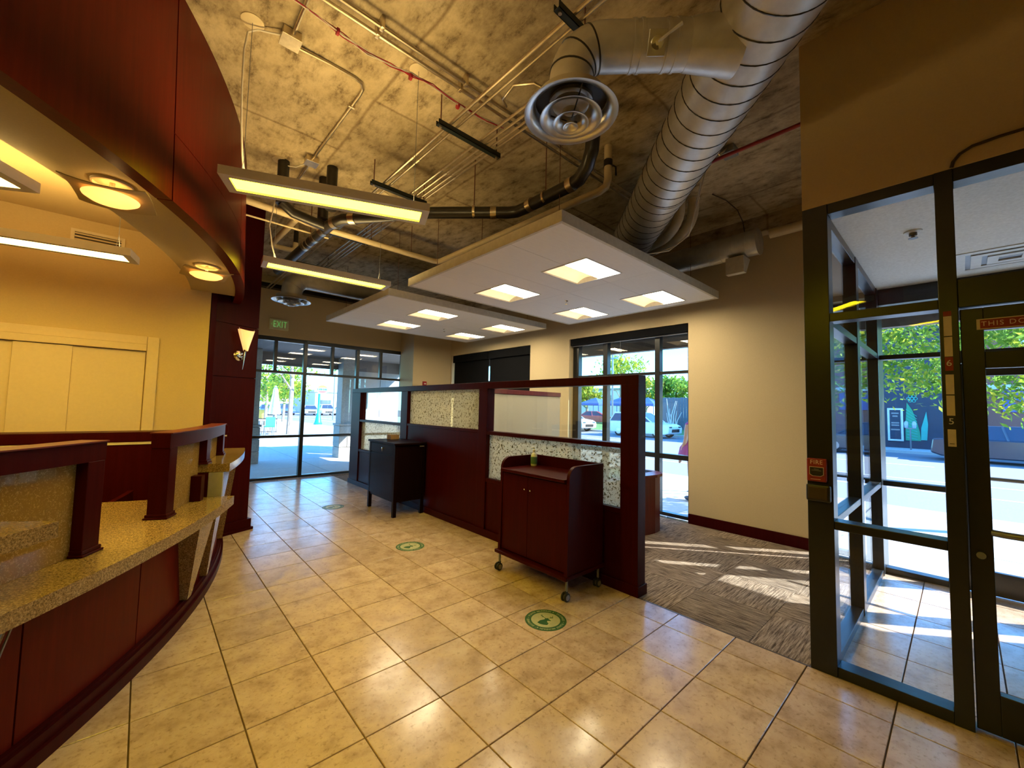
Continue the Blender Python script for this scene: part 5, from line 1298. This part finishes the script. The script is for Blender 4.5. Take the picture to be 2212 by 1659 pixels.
# ------------------------------------------------ canopy of the building
cn = thing('canopy', (6.2, 3, 2.6), 'dark flat canopy soffit with a low front lip around the building', 'canopy')
MB().box(5.951, -8, 2.95, 6.50, 12.2, 3.1).build('soffit', 'canopy_dark', cn)
MB().box(6.44, -8, 2.60, 6.56, 12.3, 3.3).build('front_lip', 'canopy_dark', cn)
MB().box(-8, 8.851, 2.95, 5.951, 12.2, 3.1).build('soffit', 'canopy_dark', cn)
MB().box(-8, 12.2, 2.60, 6.44, 12.32, 3.3).build('front_lip', 'canopy_dark', cn)
def pillar(x0, x1, y0, y1, label):
    o = thing('stone_pillar', ((x0 + x1) / 2, (y0 + y1) / 2, GZ), label, 'pillar', 'stone pillars under the canopy')
    MB().bbox(x0, y0, 0.95, x1, y1, 2.94, 0.01).build('shaft', 'stone', o)
    MB().bbox(x0 - 0.06, y0 - 0.06, 0.90, x1 + 0.06, y1 + 0.06, 0.96, 0.01).build('cap', 'stone', o)
    for r in range(3):
        z0 = GZ + r * 0.316
        xm = x0 + (x1 - x0) * (0.4 if r % 2 else 0.62)
        MB().bbox(x0 - 0.04, y0 - 0.04, z0, xm - 0.004, y1 + 0.04, z0 + 0.308, 0.012).build('block', 'stone', o)
        MB().bbox(xm + 0.004, y0 - 0.04, z0, x1 + 0.04, y1 + 0.04, z0 + 0.308, 0.012).build('block', 'stone', o)
pillar(1.72, 2.24, 11.62, 12.1, 'grey stone pillar outside at the left edge of the storefront window')
pillar(4.38, 4.86, 11.75, 12.2, 'grey stone pillar outside toward the right of the storefront window')
ew = thing('wing_wall', (6, 12.3, GZ), 'pale stucco wall outside with a diagonal edge of sunlight', 'wall')
for k in range(3):
    MB().bbox(4.92 + k * 0.9, 12.33, GZ, 4.92 + (k + 1) * 0.9 - 0.01, 12.5, 2.95, 0.006).build('stucco_panel', 'stucco', ew)

# ------------------------------------------------ trees
def tree(name, base, h, spread, crown, leafmat, n, size, label, seed, trunk_r=0.12, group=None, lean=(0, 0), branches=6):
    rnd = random.Random(seed)
    o = thing(name, base, label, 'tree', group)
    b = Vector(base); top = b + Vector((lean[0], lean[1], h))
    m = MB()
    m.tube([b, b.lerp(top, 0.35) + Vector((0.05, 0.03, 0)), b.lerp(top, 0.7) - Vector((0.06, 0, 0)), top], [trunk_r, trunk_r * 0.8, trunk_r * 0.5, trunk_r * 0.15], 8)
    for k in range(branches):
        s = b.lerp(top, 0.35 + 0.5 * k / branches); a = rnd.uniform(0, 2 * PI) + k * 2.4
        e = s + Vector((math.cos(a), math.sin(a), 0.55)) * spread * rnd.uniform(0.6, 0.95)
        m.tube([s, s.lerp(e, 0.5) + Vector((0, 0, 0.12 * spread)), e], [trunk_r * 0.4, trunk_r * 0.22, trunk_r * 0.06], 6)
        e2 = s.lerp(e, 0.55) + Vector((math.cos(a + 0.9), math.sin(a + 0.9), 0.5)) * spread * 0.35
        m.tube([s.lerp(e, 0.5) + Vector((0, 0, 0.12 * spread)), e2], [trunk_r * 0.18, trunk_r * 0.04], 5)
    m.build('trunk', 'bark', o, smooth=True)
    cl = []
    for k in range(14):
        t = rnd.uniform(0, 2 * PI); rr = spread * math.sqrt(rnd.random()) * 0.85
        cl.append(Vector((crown[0] + rr * math.cos(t), crown[1] + rr * math.sin(t), crown[2] + rnd.uniform(-0.5, 0.5) * crown[3])))
    vs = []; fs = []
    for k in range(n):
        c = rnd.choice(cl) + Vector((rnd.gauss(0, 0.3), rnd.gauss(0, 0.3), rnd.gauss(0, 0.2))) * spread * 0.75
        u = Vector((rnd.gauss(0, 1), rnd.gauss(0, 1), rnd.gauss(0, 1) - 0.4)).normalized(); v = u.orthogonal().normalized()
        v = (v * math.cos(k) + u.cross(v) * math.sin(k)).normalized()
        s = size * rnd.uniform(0.6, 1.3); i = len(vs)
        vs += [c - u * s, c + v * s * 0.4, c + u * s, c - v * s * 0.4]
        fs.append((i, i + 1, i + 2, i + 3))
    m = MB(); m.v = vs; m.f = fs
    for k in range(n): m.mi.append(0 if rnd.random() < 0.75 else 1)
    m.build('foliage', leafmat, o, kind='stuff')
    return o
tree('street_tree', (9.2, -1.5, GZ), 4.6, 1.1, (8.8, -0.55, 2.6, 1.7), ['leaf_green', 'leaf_yellow'], 7000, 0.05, 'yellow green locust tree on the sidewalk outside the vestibule', 3, 0.09, branches=8)
tree('street_tree', (5.59, 22.4, GZ), 6.5, 1.9, (6.1, 22.6, 4.4, 2.0), ['leaf_yellow', 'leaf_green'], 500, 0.10, 'pale trunked nearly bare tree on the plaza left of the centre mullion', 5, 0.13, branches=9)
for k, (x, y, h, s, z, lm, sd_) in enumerate(((6.5, 32.5, 4.9, 2.2, 3.3, 'leaf_green', 11), (8.9, 38, 4.4, 1.5, 3.2, 'leaf_yellow', 12), (9.4, 43, 4.5, 1.7, 3.0, 'leaf_green', 13))):
    tree('plaza_tree', (x, y, GZ), h, s, (x, y, z, 2.4), [lm, 'leaf_yellow'], 1500, 0.17,
         ('bright green leafy tree at the left of the storefront window view', 'yellow leaved tree behind the closed patio umbrella', 'small leafy tree behind the oval sign')[k], sd_, 0.12, 'leafy trees beyond the plaza')
for k, (x, y, h, s, z, lm, sd_) in enumerate(((60, 38, 10, 4.2, 8.5, 'leaf_yellow', 21), (62, 56, 9.5, 3.4, 8.4, 'leaf_green', 22), (49, 23.0, 5.2, 2.4, 4.4, 'leaf_green', 23), (55, 30.5, 5.4, 2.4, 4.6, 'leaf_gold', 24), (52, 39, 5, 2.6, 4.0, 'leaf_yellow', 25), (70, 30, 7, 3.4, 4.5, 'leaf_green', 26))):
    tree('background_tree', (x, y, GZ), h, s, (x, y, z, 3.0), [lm, 'leaf_green'], 1300, 0.33,
         ('tall open crowned tree across the street, upper middle of the street window', 'tree at the upper left of the street window', 'rounded green tree above the wooden fence', 'brownish tree right of the partition post in the street window', 'low leafy tree behind the blue canopies', 'green tree behind the white suv')[k], sd_, 0.25, 'trees across the street')

# ------------------------------------------------ vehicles
def car(loc, yaw, paint, label, kind='suv', group=None, L=4.5, W=1.85):
    o = thing('car', loc, label, 'car', group)
    M = Matrix.Translation(loc) @ Matrix.Rotation(R(yaw), 4, 'Z')
    h = L / 2
    if kind == 'suv':
        body = [(-h, 0.45), (-h + 0.05, 0.95), (-h + 0.15, 1.02), (h - 1.35, 1.02), (h - 0.35, 0.90), (h - 0.08, 0.78), (h, 0.62), (h - 0.03, 0.32), (h - 0.3, 0.24), (-h + 0.3, 0.24), (-h, 0.32)]
        gh = [(-h + 0.10, 1.0), (-h + 0.35, 1.52), (-h + 0.8, 1.60), (h - 2.1, 1.58), (h - 1.2, 1.0)]
    else:
        body = [(-h, 0.5), (-h + 0.05, 0.88), (-h + 0.9, 0.93), (h - 1.4, 0.92), (h - 0.3, 0.80), (h, 0.6), (h - 0.03, 0.3), (h - 0.3, 0.2), (-h + 0.3, 0.2), (-h, 0.32)]
        gh = [(-h + 0.5, 0.9), (-h + 1.15, 1.38), (-h + 1.6, 1.42), (h - 2.1, 1.42), (h - 1.2, 0.9)]
    b = W / 2
    m = MB(); m.M = M; m.prism(body, -b, b, 'y')
    bo_ = m.build('body', paint, o)
    md = bo_.modifiers.new('bevel', 'BEVEL'); md.width = 0.05; md.segments = 2; md.limit_method = 'ANGLE'
    n_ = len(gh); m = MB(); m.M = M
    vs = [(x, -b + 0.06 + 0.22 * (z - gh[0][1]) / 0.55, z) for x, z in gh] + [(x, b - 0.06 - 0.22 * (z - gh[0][1]) / 0.55, z) for x, z in gh]
    m.add(vs, [tuple(range(n_))[::-1], tuple(range(n_, 2 * n_))] + [(i, (i + 1) % n_, n_ + (i + 1) % n_, n_ + i) for i in range(n_)])
    m.build('greenhouse', 'car_glass', o)
    r0, r1 = gh[1], gh[3]
    m = MB(); m.M = M; m.bbox(r0[0] + 0.02, -b + 0.27, r0[1], r1[0] + 0.02, b - 0.27, gh[2][1] + 0.03, 0.03); m.build('roof', paint, o)
    for s in (-1, 1):
        for x, z in ((gh[3][0], 0), ((gh[1][0] + gh[3][0]) / 2, 0)):
            pass
        m = MB(); m.M = M
        for pa, pb in ((gh[4], gh[3]), (((gh[0][0] + gh[4][0]) / 2, gh[0][1]), ((gh[1][0] + gh[3][0]) / 2, gh[2][1])), (gh[0], gh[1])):
            m.tube([(pa[0], s * (b - 0.05), pa[1]), (pb[0], s * (b - 0.27), pb[1])], 0.04, 6)
        m.build('window_pillars', paint, o)
        for x in (-h + 0.85, h - 0.85):
            m = MB(); m.M = M; m.lathe([(0, -0.1), (0.30, -0.1), (0.335, -0.07), (0.335, 0.07), (0.30, 0.1), (0, 0.1)], (x, s * (b - 0.11), 0.335), 20, (0, 1, 0)); wh = m.build('wheel', 'tyre', o, smooth=True)
            m = MB(); m.M = M; m.lathe([(0, -0.115), (0.20, -0.112), (0.21, -0.1), (0.21, 0.1), (0.20, 0.112), (0, 0.115)], (x, s * (b - 0.11), 0.335), 10, (0, 1, 0)); m.build('hub', 'hub', wh)
        m = MB(); m.M = M; m.bbox(h - 0.22, s * (b - 0.32) - 0.2, 0.66, h - 0.03, s * (b - 0.32) + 0.2, 0.78, 0.03); m.build('headlight', 'chrome', o)
    m = MB(); m.M = M; m.bbox(h - 0.04, -0.5, 0.40, h + 0.015, 0.5, 0.60, 0.02); m.build('grille', 'tyre', o)
    return o
car((25.4, 13.9, SZ), -90, 'car_white', 'white suv driving past on the street outside the street window')
car((26.0, 21.5, SZ), -90, 'car_white', 'white pickup front at the left edge of the street window', L=5.2)
car((24.9, -2.2, SZ), -90, 'car_dark', 'dark sedan parked across the street, seen through the entrance door', 'sedan', L=4.8)
car((25.2, 4.8, SZ), -90, 'car_dark', 'dark blue sedan seen through the vestibule side glass', 'sedan')
car((40, 28.5, GZ), -60, 'car_red', 'small red car far across the street in the street window', 'sedan')
for k, (x, p) in enumerate(((12.9, 'car_blue'), (15.4, 'car_blue'), (18.4, 'car_silver'), (20.9, 'car_white'), (23.2, 'car_dark'))):
    car((x, 64 + (k % 2) * 0.5, SZ), -98, p, 'parked car across the plaza, %s from the left in the row' % ordn[k], 'suv' if k % 2 else 'sedan', 'row of parked cars across the plaza')
# ------------------------------------------------ street furniture and buildings on the plaza side
um = thing('patio_umbrella', (4.86, 22.5, GZ), 'closed white patio umbrella on the plaza', 'umbrella')
MB().tube([(4.86, 22.5, GZ), (4.93, 22.5, 2.4)], 0.03, 8).build('pole', 'metal_grey', um)
m = MB(); vs = []; fs = []
for i, (z, r_) in enumerate(((0.95, 0.26), (1.0, 0.30), (1.5, 0.22), (2.0, 0.13), (2.25, 0.10), (2.38, 0.03))):
    for k in range(16): vs.append((4.92 + r_ * (1 if k % 2 else 0.72) * math.cos(PI * k / 8), 22.5 + r_ * (1 if k % 2 else 0.72) * math.sin(PI * k / 8), z))
for i in range(5):
    for k in range(16): fs.append((i * 16 + k, i * 16 + (k + 1) % 16, (i + 1) * 16 + (k + 1) % 16, (i + 1) * 16 + k))
m.add(vs, fs); m.build('canopy', 'canvas_white', um, smooth=True)
MB().disc((4.86, 22.5), 0.28, GZ, GZ + 0.08, 20).build('base', 'stone', um)
pt_ = thing('patio_table', (4.25, 22.3, GZ), 'small round patio table beside the closed umbrella', 'table')
MB().disc((4.25, 22.3), 0.42, 0.66, 0.70, 24).build('top', 'canvas_white', pt_); MB().tube([(4.25, 22.3, GZ), (4.25, 22.3, 0.66)], 0.035, 8).build('pole', 'metal_grey', pt_); MB().disc((4.25, 22.3), 0.24, GZ, GZ + 0.03, 20).build('foot', 'metal_grey', pt_)
pc = thing('patio_chair', (4.5, 21.4, GZ), 'green metal patio chair beside the patio table', 'chair')
MB().bbox(4.3, 21.2, 0.38, 4.7, 21.6, 0.42, 0.01).build('seat', 'mural_green', pc)
MB().bbox(4.3, 21.18, 0.42, 4.7, 21.22, 0.85, 0.01).build('backrest', 'mural_green', pc)
for x in (4.33, 4.67):
    for y in (21.23, 21.57): MB().tube([(x, y, GZ), (x, y, 0.38)], 0.018, 6).build('leg', 'metal_grey', pc)
rl = thing('patio_railing', (5.0, 22.8, GZ), 'black metal patio railing left of the pale tree trunk', 'railing')
MB().box(4.1, 22.88, 0.70, 5.15, 22.92, 0.74).build('top_rail', 'black_metal', rl)
MB().box(4.1, 22.88, 0.05, 5.15, 22.92, 0.08).build('bottom_rail', 'black_metal', rl)
for k in range(12): MB().box(4.1 + k * 0.093, 22.89, GZ, 4.118 + k * 0.093, 22.91, 0.70).build('bar', 'black_metal', rl)
sg = thing('oval_sign', (10.05, 32.5, GZ), 'oval orange blue and red roadside sign on a teal post', 'sign')
MB().lathe([(0.30, GZ), (0.30, 0.05), (0.24, 0.12), (0.16, 0.6), (0.12, 0.75), (0.09, 0.8), (0.085, 2.3)], (10.05, 32.5, 0), 16).build('post', 'teal_paint', sg, smooth=True)
def oval(rx, rz, y0, y1, mat, name, zlo=-1, zhi=1, cz=2.66):
    pp = [(10.24 + rx * math.cos(t), cz + rz * max(zlo, min(zhi, math.sin(t)))) for t in [2 * PI * k / 40 for k in range(40)]]
    MB().prism(pp, y0, y1, 'y').build(name, mat, sg)
oval(0.46, 0.36, 32.42, 32.5, 'canvas_white', 'sign_body')
oval(0.38, 0.30, 32.41, 32.42, 'sign_orange', 'upper_band', 0.35, 1); oval(0.38, 0.30, 32.41, 32.42, 'sign_redpink', 'lower_band', -1, -0.45)
for k in range(7): MB().bbox(9.86 + k * 0.105, 32.40, 2.56 + 0.01 * (k % 2), 9.925 + k * 0.105 + 0.015 * (k % 3), 32.42, 2.72 - 0.015 * (k % 2), 0.004).build('lettering', 'sign_blue', sg)
sl = thing('street_lamp', (15.35, 45, SZ), 'thin street lamp pole with a pale banner beyond the oval sign', 'street lamp')
MB().tube([(15.35, 45, SZ), (15.35, 45, 7.5)], 0.07, 8).build('pole', 'metal_grey', sl); MB().box(14.9, 44.98, 2.95, 15.3, 45.02, 3.9).build('banner', 'banner_teal', sl); MB().tube([(15.35, 45, 7.45), (13.9, 45, 7.6)], 0.04, 6).build('arm', 'metal_grey', sl)
def building(name, x0, y0, x1, y1, z1, wall, label, roofm='stucco', wins=()):
    o = thing(name, ((x0 + x1) / 2, (y0 + y1) / 2, GZ), label, 'building')
    MB().box(x0, y0, -0.2, x1, y1, z1).build('wall', wall, o)
    MB().box(x0 - 0.25, y0 - 0.25, z1, x1 + 0.25, y1 + 0.25, z1 + 0.35).build('roof', roofm, o)
    for b in wins: MB().box(*b[:6]).build('window', b[6] if len(b) > 6 else 'window_dark', o)
    return o
building('low_building', 22.6, 76, 60, 90, 3.6, 'building_cream', 'low cream building with flat roof beyond the parked cars', 'building_cream', [(23.5 + k * 3, 75.9, 0.8, 25.3 + k * 3, 76.02, 2.2) for k in range(5)])
building('low_building', -14, 84, 12, 96, 4.2, 'stucco', 'pale building far left behind the plaza trees', 'stucco', [(-12 + k * 3, 83.9, 0.8, -10.2 + k * 3, 84.02, 2.4) for k in range(7)])
bn = MB().bbox(7.2, 39.7, GZ, 7.9, 40.3, 0.9, 0.05)
tag(bn.build('newspaper_box', 'bin_yellow', None, (7.55, 40, GZ)), 'yellow newspaper box on the plaza at the left of the storefront view', 'newspaper box')
# ------------------------------------------------ across the street
fe = thing('wooden_fence', (36, 17, GZ), 'tall grey blue wooden board fence behind the white suv', 'fence')
for k in range(26): MB().bbox(36, 11.5 + k * 0.27, GZ, 36.04, 11.755 + k * 0.27, 2.82 + 0.02 * (k % 3), 0.006).build('board', 'fence_wood', fe)
MB().box(36.05, 11.5, 0.6, 36.12, 18.5, 0.7).build('rail', 'fence_wood', fe); MB().box(36.05, 11.5, 2.3, 36.12, 18.5, 2.4).build('rail', 'fence_wood', fe)
rnd = random.Random(4)
va = thing('bare_shrub', (35.2, 16.6, GZ), 'pale bare branched shrub in front of the wooden fence', 'shrub')
for k in range(9):
    a = rnd.uniform(0, 2 * PI); s = Vector((35.2, 16.6 + 0.3 * math.sin(k), GZ)); e = s + Vector((0.25 * math.cos(a), 0.5 * math.sin(a), rnd.uniform(1.2, 2.9)))
    MB().tube([s, s.lerp(e, 0.5) + Vector((0.1 * math.sin(a), 0.1, 0)), e], [0.06, 0.045, 0.02], 6).build('stem', 'canvas_white', va, smooth=True)
for k, y in enumerate((28.4, 32.2, 24.6)):
    o = thing('market_canopy', (45, y, GZ), ('blue pitched canopy tent right of the window mullion', 'blue pitched canopy tent at the left of the street window', 'blue pitched canopy tent behind the partition post')[k], 'canopy tent', 'blue canopy tents')
    MB().add([(43.4, y - 1.6, 2.4), (46.6, y - 1.6, 2.4), (46.6, y + 1.6, 2.4), (43.4, y + 1.6, 2.4), (45, y, 3.2), (43.4, y - 1.6, 2.15), (46.6, y - 1.6, 2.15), (46.6, y + 1.6, 2.15), (43.4, y + 1.6, 2.15)],
             [(0, 1, 4), (1, 2, 4), (2, 3, 4), (3, 0, 4), (0, 5, 6, 1), (1, 6, 7, 2), (2, 7, 8, 3), (3, 8, 5, 0)]).build('roof', 'awning_blue', o)
    for x in (43.45, 46.55):
        for yy in (y - 1.55, y + 1.55): MB().tube([(x, yy, GZ), (x, yy, 2.3)], 0.05, 6).build('leg', 'awning_blue', o)
building('house', 66, 42, 78, 52, 5.4, 'canvas_white', 'white house with dark roof far behind the blue canopies', 'stucco', [(65.9, 44 + k * 2.4, 3.0, 66.02, 45.3 + k * 2.4, 4.4) for k in range(3)])
sl = thing('utility_pole', (34, 22.2, GZ), 'slim pale utility pole across the street at the left of the street window', 'pole')
MB().tube([(34, 22.2, GZ), (34, 22.2, 7)], 0.09, 8).build('pole', 'metal_grey', sl); MB().box(33.9, 21.5, 6.6, 34.1, 22.9, 6.72).build('crossarm', 'metal_grey', sl)
# mural building
mb_ = building('mural_building', 29.3, -0.4, 44, 9.5, 6.0, 'building_dark', 'dark painted building with a green plant mural across the street', 'canopy_dark')
for y0, y1, z0, z1, nm, mt in ((1.35, 1.95, 0.30, 2.0, 'poster_frame', 'canvas_white'),):
    f_ = MB().box(29.2, y0, z0, 29.3, y1, z1).build(nm, mt, mb_)
    MB().box(29.19, y0 + 0.09, z0 + 0.09, 29.2, y1 - 0.09, z1 - 0.09).build('poster', 'building_dark', f_)
    for k, (z, w_) in enumerate(((1.7, 0.28), (1.55, 0.2), (1.2, 0.3), (1.08, 0.3), (0.85, 0.34))): MB().box(29.18, 1.65 - w_ / 2, z, 29.19, 1.65 + w_ / 2, z + 0.07).build('poster_print', 'metal_grey', f_)
leaf = [(1.28, 0.35), (1.27, 1.2), (1.22, 1.9), (1.20, 2.3), (1.0, 1.9), (0.85, 1.3), (0.75, 0.8), (0.72, 0.35)]
MB().prism(leaf, 29.27, 29.3, 'x').build('painted_leaf', 'mural_green', mb_)
for k in range(10): MB().add([(29.26, 1.24, 0.5 + k * 0.16), (29.26, 1.24, 0.53 + k * 0.16), (29.26, 0.84, 0.44 + k * 0.13), (29.26, 0.84, 0.41 + k * 0.13)], [(0, 1, 2, 3)]).build('leaf_vein', 'mural_teal', mb_)
MB().prism([(0.72, 0.4), (0.70, 1.0), (0.50, 1.85), (0.45, 1.2), (0.5, 0.4)], 29.27, 29.3, 'x').build('painted_leaf', 'mural_teal', mb_)
for k in range(7):
    a = 2 * PI * k / 6; r_ = 0.0 if k == 6 else 0.14
    MB().lathe([(0.05, 0), (0.075, 0), (0.075, 0.02), (0.05, 0.02)], (29.3, 1.0 + r_ * math.cos(a), 2.5 + r_ * math.sin(a)), 12, (-1, 0, 0)).build('painted_petal', 'mural_teal', mb_)
for k in range(6):
    y = 2.2 + k * 0.5; MB().tube([(29.29, y, 2.6 + 0.3 * (k % 2)), (29.29, y + 0.15, 3.1), (29.29, y + 0.4, 3.4), (29.29, y + 0.6, 3.2)], 0.03, 5).build('painted_stem', 'mural_green', mb_)
bb_ = building('brick_building', 31, -14, 44, -0.92, 6.4, 'brick_red', 'red brick storefront building with a purple window sign across the street', 'canvas_white', [(30.9, -12 + k * 2.6, 5.2, 31.02, -10.4 + k * 2.6, 6.1, 'canvas_white') for k in range(4)])
MB().box(30.7, -14, 3.0, 31, -0.92, 3.22).build('cornice', 'canvas_white', bb_)
sp_ = MB().box(30.92, -4.4, 1.9, 31, -2.05, 2.98).build('window_sign', 'sign_purple', bb_)
for k in range(3):
    MB().box(30.9, -3.0 - k * 0.05, 2.72 - k * 0.2, 30.92, -2.7 - k * 0.06, 2.82 - k * 0.2).build('sign_print', 'canvas_white', sp_)
    MB().box(30.9, -2.6, 2.60 - k * 0.12, 30.92, -2.2, 2.66 - k * 0.12).build('sign_print', 'awning_blue', sp_)
MB().box(30.93, -12, 0.3, 31, -5, 2.8).build('shop_window', 'window_dark', bb_)
pm = thing('parking_meter', (28, 1.02, GZ), 'twin headed grey parking meter in front of the green mural', 'parking meter')
MB().tube([(28, 1.02, GZ), (28, 1.02, 1.0)], 0.03, 8).build('post', 'metal_grey', pm); MB().box(27.97, 0.86, 0.97, 28.03, 1.18, 1.03).build('yoke', 'metal_grey', pm)
for y in (0.88, 1.16): MB().lathe([(0, 1.02), (0.07, 1.02), (0.085, 1.15), (0.085, 1.25), (0.05, 1.34), (0, 1.36)], (28, y, 0), 12).build('meter_head', 'car_silver', pm, smooth=True)
# bike rack and pedestrian
bk = thing('bike_rack', (8.2, 2.9, GZ), 'grey hoop bike rack on the sidewalk outside the street window', 'bike rack')
MB().tube([(8.2, 3.02, GZ), (8.2, 3.02, 0.62)] + [(8.2, 2.80 + 0.22 * math.cos(t), 0.62 + 0.22 * math.sin(t)) for t in [R(a) for a in range(20, 170, 20)]] + [(8.2, 2.58, 0.62), (8.2, 2.58, GZ)], 0.024, 10).build('hoop', 'metal_grey', bk, smooth=True)
for y in (3.02, 2.58): MB().disc((8.2, y), 0.06, GZ, GZ + 0.012, 16).build('foot_plate', 'metal_grey', bk)

def person(loc, face_y):
    o = thing('person', loc, 'person with long grey hair in a pink dress standing outside the street window', 'person')
    me = bpy.data.meshes.new('body')
    J = [(0, 0, 0.92), (0, 0, 1.12), (0, 0, 1.32), (0, 0.01, 1.43), (0, 0.02, 1.50), (0, 0.03, 1.60),
         (0.09, 0, 0.88), (0.095, 0.02, 0.48), (0.10, -0.01, 0.09), (0.10, 0.13, 0.035),
         (-0.09, 0, 0.88), (-0.095, 0.0, 0.48), (-0.10, -0.05, 0.09), (-0.10, 0.09, 0.035),
         (0.17, 0, 1.37), (0.22, -0.01, 1.10), (0.23, 0.08, 0.86), (0.23, 0.11, 0.78),
         (-0.17, 0, 1.37), (-0.22, -0.01, 1.10), (-0.23, 0.08, 0.86), (-0.23, 0.11, 0.78)]
    rd = [.13, .11, .13, .06, .05, .06, .085, .058, .04, .03, .085, .058, .04, .03, .055, .042, .032, .026, .055, .042, .032, .026]
    Ed = [(0, 1), (1, 2), (2, 3), (3, 4), (4, 5), (0, 6), (6, 7), (7, 8), (8, 9), (0, 10), (10, 11), (11, 12), (12, 13), (2, 14), (14, 15), (15, 16), (16, 17), (2, 18), (18, 19), (19, 20), (20, 21)]
    # five fingers on each hand
    for hx, base in ((0.23, 17), (-0.23, 21)):
        for k in range(5):
            dx = (k - 2) * 0.016; L = (0.05, 0.075, 0.082, 0.075, 0.06)[k]
            a = len(J)
            if k == 0: J += [(hx + (0.03 if hx < 0 else -0.03), 0.135, 0.77), (hx + (0.04 if hx < 0 else -0.04), 0.155, 0.74)]
            else: J += [(hx + dx, 0.125, 0.74), (hx + dx, 0.13, 0.74 - L)]
            rd += [0.009, 0.0075]; Ed += [(base, a), (a, a + 1)]
    me.from_pydata(J, Ed, []); me.update()
    t = bpy.data.objects.new('t', me); COL.objects.link(t)
    sk = t.modifiers.new('s', 'SKIN')
    if not me.skin_vertices: 
        bpy.context.view_layer.objects.active = t
    for i, r_ in enumerate(rd): me.skin_vertices[0].data[i].radius = (r_, r_ * 0.85)
    me.skin_vertices[0].data[0].use_root = True
    t.modifiers.new('u', 'SUBSURF').levels = 1
    bpy.context.view_layer.update()
    dg = bpy.context.evaluated_depsgraph_get()
    nm = bpy.data.meshes.new_from_object(t.evaluated_get(dg)); nm.name = 'body'
    bpy.data.objects.remove(t)
    # head
    hd = MB(); hd.ball((0, 0.035, 1.60), 0.10, 10, (0.78, 0.95, 1.2)); hd.ball((0, 0.13, 1.59), 0.016, 5, (0.8, 1.2, 1.4)); hd.ball((0.078, 0.03, 1.59), 0.02, 5, (0.4, 0.8, 1.3)); hd.ball((-0.078, 0.03, 1.59), 0.02, 5, (0.4, 0.8, 1.3))
    bm = bmesh.new(); bm.from_mesh(nm)
    tmp = bpy.data.meshes.new('h'); tmp.from_pydata([tuple(v) for v in hd.v], [], hd.f); bm.from_mesh(tmp)
    bm.to_mesh(nm); bm.free(); bpy.data.meshes.remove(tmp)
    RM = Matrix.Rotation(math.atan2(-face_y[0], face_y[1]), 4, 'Z')
    for v in nm.vertices: v.co = RM @ v.co
    for pl in nm.polygons: pl.use_smooth = True
    nm.materials.clear(); nm.materials.append(MATS['skin'])
    b = bpy.data.objects.new('body', nm); COL.objects.link(b); b.parent = o
    W_ = Matrix.Translation(loc) @ RM
    def part(mb, name, mat):
        mb.v = [W_ @ v for v in mb.v]; return mb.build(name, mat, o, smooth=True)
    m = MB(); vs = []; fs = []
    prof = [(0.80, 0.30, 0.24), (0.95, 0.27, 0.21), (1.05, 0.20, 0.16), (1.13, 0.165, 0.135), (1.28, 0.19, 0.15), (1.38, 0.195, 0.12), (1.43, 0.12, 0.085)]
    for z, rx, ry in prof:
        for k in range(24):
            t_ = 2 * PI * k / 24; f_ = 1 + (0.05 * math.sin(6 * t_) if z < 1 else 0); vs.append((rx * f_ * math.cos(t_), ry * f_ * math.sin(t_), z))
    for i in range(len(prof) - 1):
        for k in range(24): fs.append((i * 24 + k, i * 24 + (k + 1) % 24, (i + 1) * 24 + (k + 1) % 24, (i + 1) * 24 + k))
    part(m.add(vs, fs), 'dress', 'dress_pink')
    m = MB(); m.ball((0, 0.005, 1.625), 0.115, 10, (0.88, 0.95, 1.1)); m.tube([(0, -0.05, 1.60), (0, -0.11, 1.45), (0, -0.13, 1.28), (0, -0.13, 1.20)], [0.09, 0.10, 0.085, 0.03], 12)
    part(m, 'hair', 'hair_grey')
    for x in (-0.03, 0.03): part(MB().ball((x, 0.118, 1.612), 0.009, 5), 'eye', 'shoe_dark')
    part(MB().tube([(-0.022, 0.118, 1.545), (0, 0.125, 1.542), (0.022, 0.118, 1.545)], 0.006, 6), 'mouth', 'sign_redpink')
    for x, y in ((0.10, 0.05), (-0.10, 0.01)): part(MB().ball((x, y, 0.045), 0.06, 8, (0.85, 2.3, 0.75)), 'shoe', 'shoe_dark')
person(Vector((7.42, 2.58, GZ + 0.002)), (0.35, 0.94))
